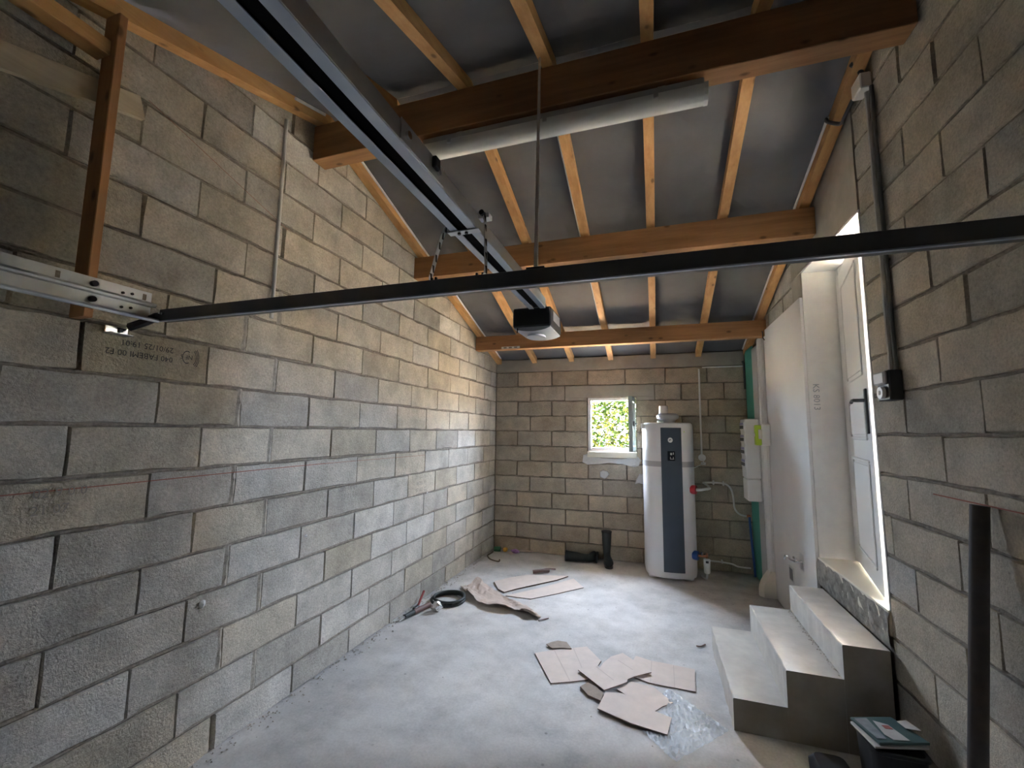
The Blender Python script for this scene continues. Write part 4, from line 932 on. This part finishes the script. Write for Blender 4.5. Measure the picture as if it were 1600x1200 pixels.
# far cardboard strips and crumpled paper
flat('cardboard_strip', [(-1.702, 4.631), (-1.569, 4.821), (-1.421, 4.973), (-0.97, 5.09), (-1.061, 4.927), (-1.406, 4.51), (-1.495, 4.376), (-1.584, 4.436)], 0.002, 0.012, 'card', 'long torn cardboard strip farther back beside the crumpled paper', 'cardboard', 'cardboard strips in the middle of the floor')
flat('cardboard_strip', [(-1.456, 4.304), (-1.186, 4.624), (-0.899, 5.043), (-0.748, 4.805), (-0.977, 4.537), (-1.194, 4.306)], 0.001, 0.006, 'card', 'flat pale cardboard strip pointing away from the crumpled paper', 'cardboard', 'cardboard strips in the middle of the floor')
F3 = [(-1.98, 4.378), (-1.93, 4.361), (-1.872, 4.373), (-1.90, 4.66), (-1.658, 4.451), (-1.379, 4.202), (-1.154, 4.093), (-1.01, 3.895), (-1.183, 3.969), (-1.414, 3.95), (-1.555, 3.965), (-1.742, 4.107)]
rr = random.Random(4); P0 = [Vector(p) for p in ((-1.98, 4.37), (-1.75, 4.10), (-1.55, 3.96), (-1.30, 3.95), (-1.18, 3.95), (-1.01, 3.89))]; P1 = [Vector(p) for p in ((-1.92, 4.42), (-1.92, 4.68), (-1.66, 4.45), (-1.38, 4.20), (-1.154, 4.10), (-1.00, 3.93))]
nu, nv = 30, 8; vs = []
def lerpl(L, t): 
    t *= len(L)-1; i = min(int(t), len(L)-2); return L[i].lerp(L[i+1], t-i)
for i in range(nu+1):
    u = i/nu
    for j in range(nv+1):
        v = j/nv; p = lerpl(P0, u).lerp(lerpl(P1, u), v); lift = 0.055*math.exp(-((v-0.06)/0.16)**2)*(0.4+0.6*math.sin(u*9)**2)*(1 if .12 < u < .95 else .4)
        vs.append((p.x+rr.uniform(-.008, .008), p.y+rr.uniform(-.008, .008), 0.006+lift+abs(rr.gauss(0, .006))+0.018*max(0, math.sin(u*14+v*5))*v))
mb = MB().add(vs, [(i*(nv+1)+j, (i+1)*(nv+1)+j, (i+1)*(nv+1)+j+1, i*(nv+1)+j+1) for i in range(nu) for j in range(nv)])
o = mb.build('crumpled_paper', 'kraft', fix=False, loc=(-1.5, 4.2, 0)); so = o.modifiers.new('thickness', 'SOLIDIFY'); so.thickness = 0.004
tag(o, 'crumpled sheet of brown kraft paper near the left wall', 'paper')
tag(MB().tube(smoothpath([(-1.381, 5.064, 0.022), (-1.30, 5.10, 0.03), (-1.211, 5.168, 0.024)], 3), 0.02, 7).build('cardboard_roll', 'brown', loc=(-1.3, 5.1, 0.0)), 'small dark roll of cardboard behind the long strips', 'cardboard')
tag(MB().tube(smoothpath([(-1.314, 5.203, 0.012), (-1.24, 5.24, 0.02), (-1.158, 5.282, 0.012)], 3), 0.009, 6).build('cardboard_sliver', 'brown', loc=(-1.24, 5.24, 0.0)), 'thin dark cardboard sliver behind the small roll', 'cardboard')
tag(MB().tube([(-1.0, 3.86, 0.006), (-0.926, 3.935, 0.006)], 0.005, 6).build('wood_splinter', 'brown', loc=(-0.96, 3.9, 0)), 'short dark splinter lying beyond the crumpled paper tip', 'splinter')
tag(MB().tube(smoothpath([(0.275, 3.835, 0.006), (0.31, 3.84, 0.006), (0.345, 3.885, 0.006)], 3), 0.005, 6).build('bent_twig', 'brown', loc=(0.31, 3.85, 0)), 'short bent twig on the floor by the lowest step', 'twig')
# hose coil
hc = thing('hose_coil', (-1.95, 3.99, 0), 'coil of black hose on the floor by the left wall', 'hose')
for q, (r, z, dx) in enumerate(((0.160, 0.0145, 0), (0.148, 0.040, 0.012))):
    MB().tube([(-1.945+dx+r*math.cos(2*math.pi*i/48), 4.00+r*math.sin(2*math.pi*i/48), z+0.003*math.sin(i*0.26)) for i in range(49)], 0.0138, 10).build('hose_loop', 'dark', hc, smooth=True)
MB().tube(smoothpath([(-2.06, 4.10, 0.012), (-2.02, 4.21, 0.012), (-1.93, 4.24, 0.012), (-1.86, 4.2, 0.012)], 4), 0.006, 6).build('loose_end', 'grey_pvc', hc, smooth=True)
for a_ in (250, 285, 310): MB().bbox((-1.945+.16*math.cos(math.radians(a_))-0.008, 4.0+.16*math.sin(math.radians(a_))-0.015, 0.0), (-1.945+.16*math.cos(math.radians(a_))+0.008, 4.0+.16*math.sin(math.radians(a_))+0.015, 0.032), 0.004).build('tape', 'black', hc)
ct = thing('caulking_tube', (-2.08, 3.62, 0), 'brown sealant tube with dark nozzle on the floor by the left wall', 'tube')
MB().cyl((-2.085, 3.60, 0.026), (-2.035, 3.80, 0.026), 0.024, 12).build('cartridge', 'brown', ct, smooth=True)
MB().cyl((-2.112, 3.49, 0.024), (-2.086, 3.598, 0.026), 0.020, 12, 0.022).build('collar', 'dark', ct, smooth=True)
MB().cyl((-2.125, 3.43, 0.010), (-2.113, 3.488, 0.022), 0.005, 8, 0.012).build('nozzle', 'grey_pvc', ct, smooth=True)
rr = random.Random(8); m = MB(); rings = []
for i in range(7):
    t = i/6; z = 0.002+0.085*t; r = 0.055*math.sin(math.pi*(0.18+0.78*t)); rings.append([(-1.935+r*math.cos(2*math.pi*k/10)*rr.uniform(.75, 1.2), 3.752+r*math.sin(2*math.pi*k/10)*rr.uniform(.75, 1.2), z) for k in range(10)])
tag(m.loft(rings).build('foil_ball', 'foil', loc=(-1.935, 3.752, 0)), 'crumpled ball of silver foil beside the hose coil', 'foil')
tg = thing('putty_knife', (-2.13, 3.78, 0), 'small tool with red handle leaning at the wall foot', 'tool')
MB().bbox((-2.150, 3.68, 0.004), (-2.118, 3.76, 0.024), 0.005).build('blade', 'bolt', tg)
MB().tube([(-2.135, 3.76, 0.015), (-2.150, 3.84, 0.06), (-2.155, 3.90, 0.10)], 0.011, 8).build('handle', 'dull_red', tg, smooth=True)
# rebar hook
tag(MB().tube(smoothpath([(-2.10, 5.66, 0.03), (-2.13, 5.60, 0.012), (-2.13, 5.53, 0.009), (-2.04, 5.40, 0.009), (-1.91, 5.345, 0.009), (-1.90, 5.36, 0.03)], 5), 0.0085, 8).build('bent_rod', 'rust', smooth=True, loc=(-2.05, 5.45, 0)), 'bent rusty steel rod on the floor near the back left corner', 'rod')
# litter in the corner
lt = thing('drink_can', (-2.10, 5.80, 0), 'green drinks can lying in the back left corner', 'can')
MB().cyl((-2.135, 5.79, 0.034), (-2.045, 5.81, 0.034), 0.033, 14).build('can_body', 'can_green', lt, smooth=True)
MB().cyl((-2.044, 5.81, 0.034), (-2.040, 5.811, 0.034), 0.028, 14).build('can_end', 'chrome', lt)
tag(MB().bbox((-2.015, 5.80, 0.001), (-1.955, 5.86, 0.055), 0.014, None).build('crumpled_wrapper', 'yellow', loc=(-1.98, 5.83, 0)), 'crumpled yellow wrapper next to the green can', 'wrapper')
m = MB(); rr = random.Random(2); rings = []
for i in range(5):
    r = (0.02, 0.05, 0.06, 0.045, 0.01)[i]; rings.append([(-1.83+r*math.cos(k*math.pi/4)*rr.uniform(.8, 1.2), 5.80+r*.7*math.sin(k*math.pi/4)*rr.uniform(.8, 1.2), 0.002+0.014*i) for k in range(8)])
tag(m.loft(rings).build('crumpled_packet', 'purple', loc=(-1.83, 5.8, 0)), 'crumpled purple packet on the floor by the back wall', 'wrapper')
tag(MB().prism([(-1.80, 5.84, 0.02), (-1.62, 5.885, 0.012), (-1.60, 5.905, 0.012), (-1.78, 5.905, 0.03)], (0, 0, 0.01)).build('torn_carton', 'kraft', loc=(-1.7, 5.87, 0.012)), 'torn brown carton scrap leaning behind the purple packet', 'carton')
tag(MB().prism([(-1.96, 5.80, 0.002), (-1.86, 5.70, 0.002), (-1.84, 5.76, 0.004), (-1.90, 5.84, 0.004)], (0, 0, 0.006)).build('torn_carton', 'card', loc=(-1.9, 5.77, 0.002)), 'pale torn carton scrap between the yellow wrapper and purple packet', 'carton')
# boots
def boot(loc, label, M4):
    t = thing('rubber_boot', loc, label, 'boot', 'black rubber boots by the back wall')
    rings = []; n = 16
    for (x, z, rx, ry, tilt) in ((0.0, 0.40, 0.068, 0.060, 0), (0.0, 0.385, 0.068, 0.060, 0), (0.002, 0.26, 0.062, 0.054, 0), (0.0, 0.16, 0.052, 0.045, 6), (0.008, 0.115, 0.056, 0.044, 28), (0.040, 0.085, 0.062, 0.045, 55), (0.095, 0.066, 0.054, 0.055, 78), (0.150, 0.056, 0.046, 0.055, 88), (0.185, 0.046, 0.030, 0.036, 90), (0.198, 0.042, 0.010, 0.014, 90)):
        c, s = math.cos(math.radians(tilt)), math.sin(math.radians(tilt)); rings.append([M4 @ Vector((x+rx*math.cos(2*math.pi*k/n)*c, ry*math.sin(2*math.pi*k/n), max(0.018, z+rx*math.cos(2*math.pi*k/n)*s))) for k in range(n)])
    MB().loft(rings).build('boot_upper', 'dark', t, smooth=True)
    so = []; 
    for (x, w) in ((-0.055, 0.02), (-0.045, 0.036), (0.0, 0.042), (0.06, 0.040), (0.12, 0.049), (0.17, 0.045), (0.196, 0.028), (0.204, 0.008)): so.append((x, w))
    pts = [(x, w) for x, w in so]+[(x, -w) for x, w in reversed(so)]
    MB().prism([M4 @ Vector((x, y, 0.0)) for x, y in pts], M4.to_3x3() @ Vector((0, 0, 0.022))).build('sole', 'black', t)
    rings = []
    for z, k in ((0.392, 1.08), (0.404, 1.08)): rings.append([M4 @ Vector((0.068*k*math.cos(2*math.pi*i/n), 0.060*k*math.sin(2*math.pi*i/n), z)) for i in range(n)])
    MB().loft(rings).build('cuff', 'black', t, smooth=True)
    return t
boot((-0.60, 5.72, 0), 'black rubber boot standing upright by the back wall', Matrix.Translation((-0.60, 5.74, 0.0)) @ Matrix.Rotation(math.radians(-75), 4, 'Z'))
boot((-0.90, 5.70, 0), 'black rubber boot lying on its side by the back wall', Matrix.Translation((-0.715, 5.72, 0.054)) @ Matrix.Rotation(math.radians(3), 4, 'Z') @ Matrix.Rotation(math.radians(-88), 4, 'Y') @ Matrix.Rotation(math.radians(88), 4, 'Z') @ Matrix.Translation((0, 0, 0.0)))
# pole leaning on the right wall
pl_ = tag(MB().tube([(1.128, 2.072, 1.400), (1.064, 2.067, 0.7), (1.0, 2.062, 0.004)], 0.027, 14).build('steel_pole', 'pole', smooth=True, loc=(1.0, 2.062, 0)), 'dark steel tube leaning upright against the right wall', 'pole')
# bin with papers
bn = thing('waste_bin', (0.95, 2.49, 0), 'black bin filled with papers in front of the steps', 'bin')
def rect(cx, cy, w, d, z, r=0.03): 
    out = []
    for sx, sy, a0 in ((1, 1, 0), (-1, 1, 90), (-1, -1, 180), (1, -1, 270)):
        for q in range(4):
            a = math.radians(a0+q*30); out.append((cx+sx*(w/2-r)+r*math.cos(a), cy+sy*(d/2-r)+r*math.sin(a), z))
    return out
bcx, bcy = 0.965, 2.500
rg = [rect(bcx, bcy, .17, .17, 0.0), rect(bcx, bcy, .20, .20, 0.29), rect(bcx, bcy, .215, .215, 0.295), rect(bcx, bcy, .215, .215, 0.308), rect(bcx, bcy, .19, .19, 0.308), rect(bcx, bcy, .16, .16, 0.03)]
MB().loft(rg).build('bin_body', 'black', bn, smooth=True)
nb = thing('folded_newspaper', (0.95, 2.5, 0.31), 'teal and white printed brochures lying on top of the bin', 'brochure')
MB().prism([(0.842, 2.565, 0.312), (0.870, 2.395, 0.318), (1.085, 2.455, 0.320), (1.055, 2.630, 0.314)], (0, 0, 0.008)).build('lower_sheet', 'paper', nb)
mg = MB().prism([(0.848, 2.580, 0.322), (0.890, 2.405, 0.330), (1.095, 2.470, 0.332), (1.030, 2.640, 0.324)], (0, 0, 0.010)).build('cover', 'teal', nb)
MB().prism([(0.860, 2.570, 0.3325), (0.893, 2.43, 0.3405), (0.93, 2.44, 0.3405), (0.915, 2.59, 0.334)], (0, 0, 0.0012)).build('print_area', 'print_grey', mg)
MB().prism([(0.935, 2.58, 0.3335), (0.935, 2.47, 0.3405), (0.955, 2.44, 0.3415), (1.02, 2.455, 0.3425), (0.985, 2.56, 0.337)], (0, 0, 0.0014)).build('print_area', 'paper', mg)
MB().prism([(0.955, 2.545, 0.3375), (0.96, 2.52, 0.3385), (0.99, 2.525, 0.3395), (0.982, 2.55, 0.3385)], (0, 0, 0.0022)).build('print_spot', 'print_pink', mg)
wp2 = tag(MB().prism([(1.035, 2.60, 0.338), (1.045, 2.545, 0.343), (1.095, 2.53, 0.352), (1.075, 2.61, 0.345)], (0, 0, 0.002)).build('loose_paper', 'paper', loc=(1.06, 2.57, 0.34)), 'loose white slip of paper at the right of the brochures', 'paper')
b2_ = tag(MB().loft([rect(0.77, 2.60, .16, .16, 0.001, .03), rect(0.77, 2.60, .17, .17, 0.07, .03), rect(0.77, 2.60, .13, .13, 0.10, .03)]).build('black_sack', 'black', loc=(0.80, 2.6, 0), smooth=True), 'low black sack on the floor left of the bin', 'sack')
tag(MB().prism([(1.095, 2.66, 0.16), (1.12, 2.60, 0.16), (1.155, 2.62, 0.19), (1.135, 2.68, 0.19)], (0, 0, 0.004)).build('paper_scrap', 'card', loc=(1.12, 2.64, 0.16)), 'beige paper scrap wedged between the bin and the wall', 'paper')

# ------------------------------------------------------------------ outside foliage
def shrub(x, y, h, w, n, seed, label):
    r = random.Random(seed); t = thing('garden_tree', (x, y, -0.12), label, 'tree', 'trees outside the window')
    MB().cyl((x, y, -0.12), (x, y, h*0.7), 0.06, 7, 0.03).build('trunk', 'bark', t)
    m = MB()
    for i in range(n):
        a = r.uniform(0, 2*math.pi); ph = r.uniform(-1, 1); rad = w*(r.random()**0.35)*math.sqrt(1-ph*ph*0.8)
        c = Vector((x+rad*math.cos(a), y+rad*math.sin(a)*0.7, h*0.52+ph*h*0.5)); L = r.uniform(0.05, 0.11)
        d = Vector((r.uniform(-1, 1), r.uniform(-1, 1), r.uniform(-.7, .5))).normalized(); s_ = d.cross(Vector((r.uniform(-1, 1), r.uniform(-1, 1), 1))).normalized()*L*0.32
        m.add([c, c+d*L*.5+s_, c+d*L, c+d*L*.5-s_], [(0, 1, 2, 3)])
    f = m.build('foliage', 'leaf', t, fix=False); f['kind'] = 'stuff'
shrub(-0.85, 8.6, 2.75, 1.05, 17000, 1, 'leafy green tree right outside the small window')
shrub(-3.05, 9.2, 2.6, 1.0, 2500, 3, 'green bush growing outside past the left end of the back wall')
shrub(1.35, 9.2, 2.6, 1.0, 2500, 4, 'green bush growing outside past the right end of the back wall')

for o in bpy.data.objects:
    if '_o' in o: del o['_o']
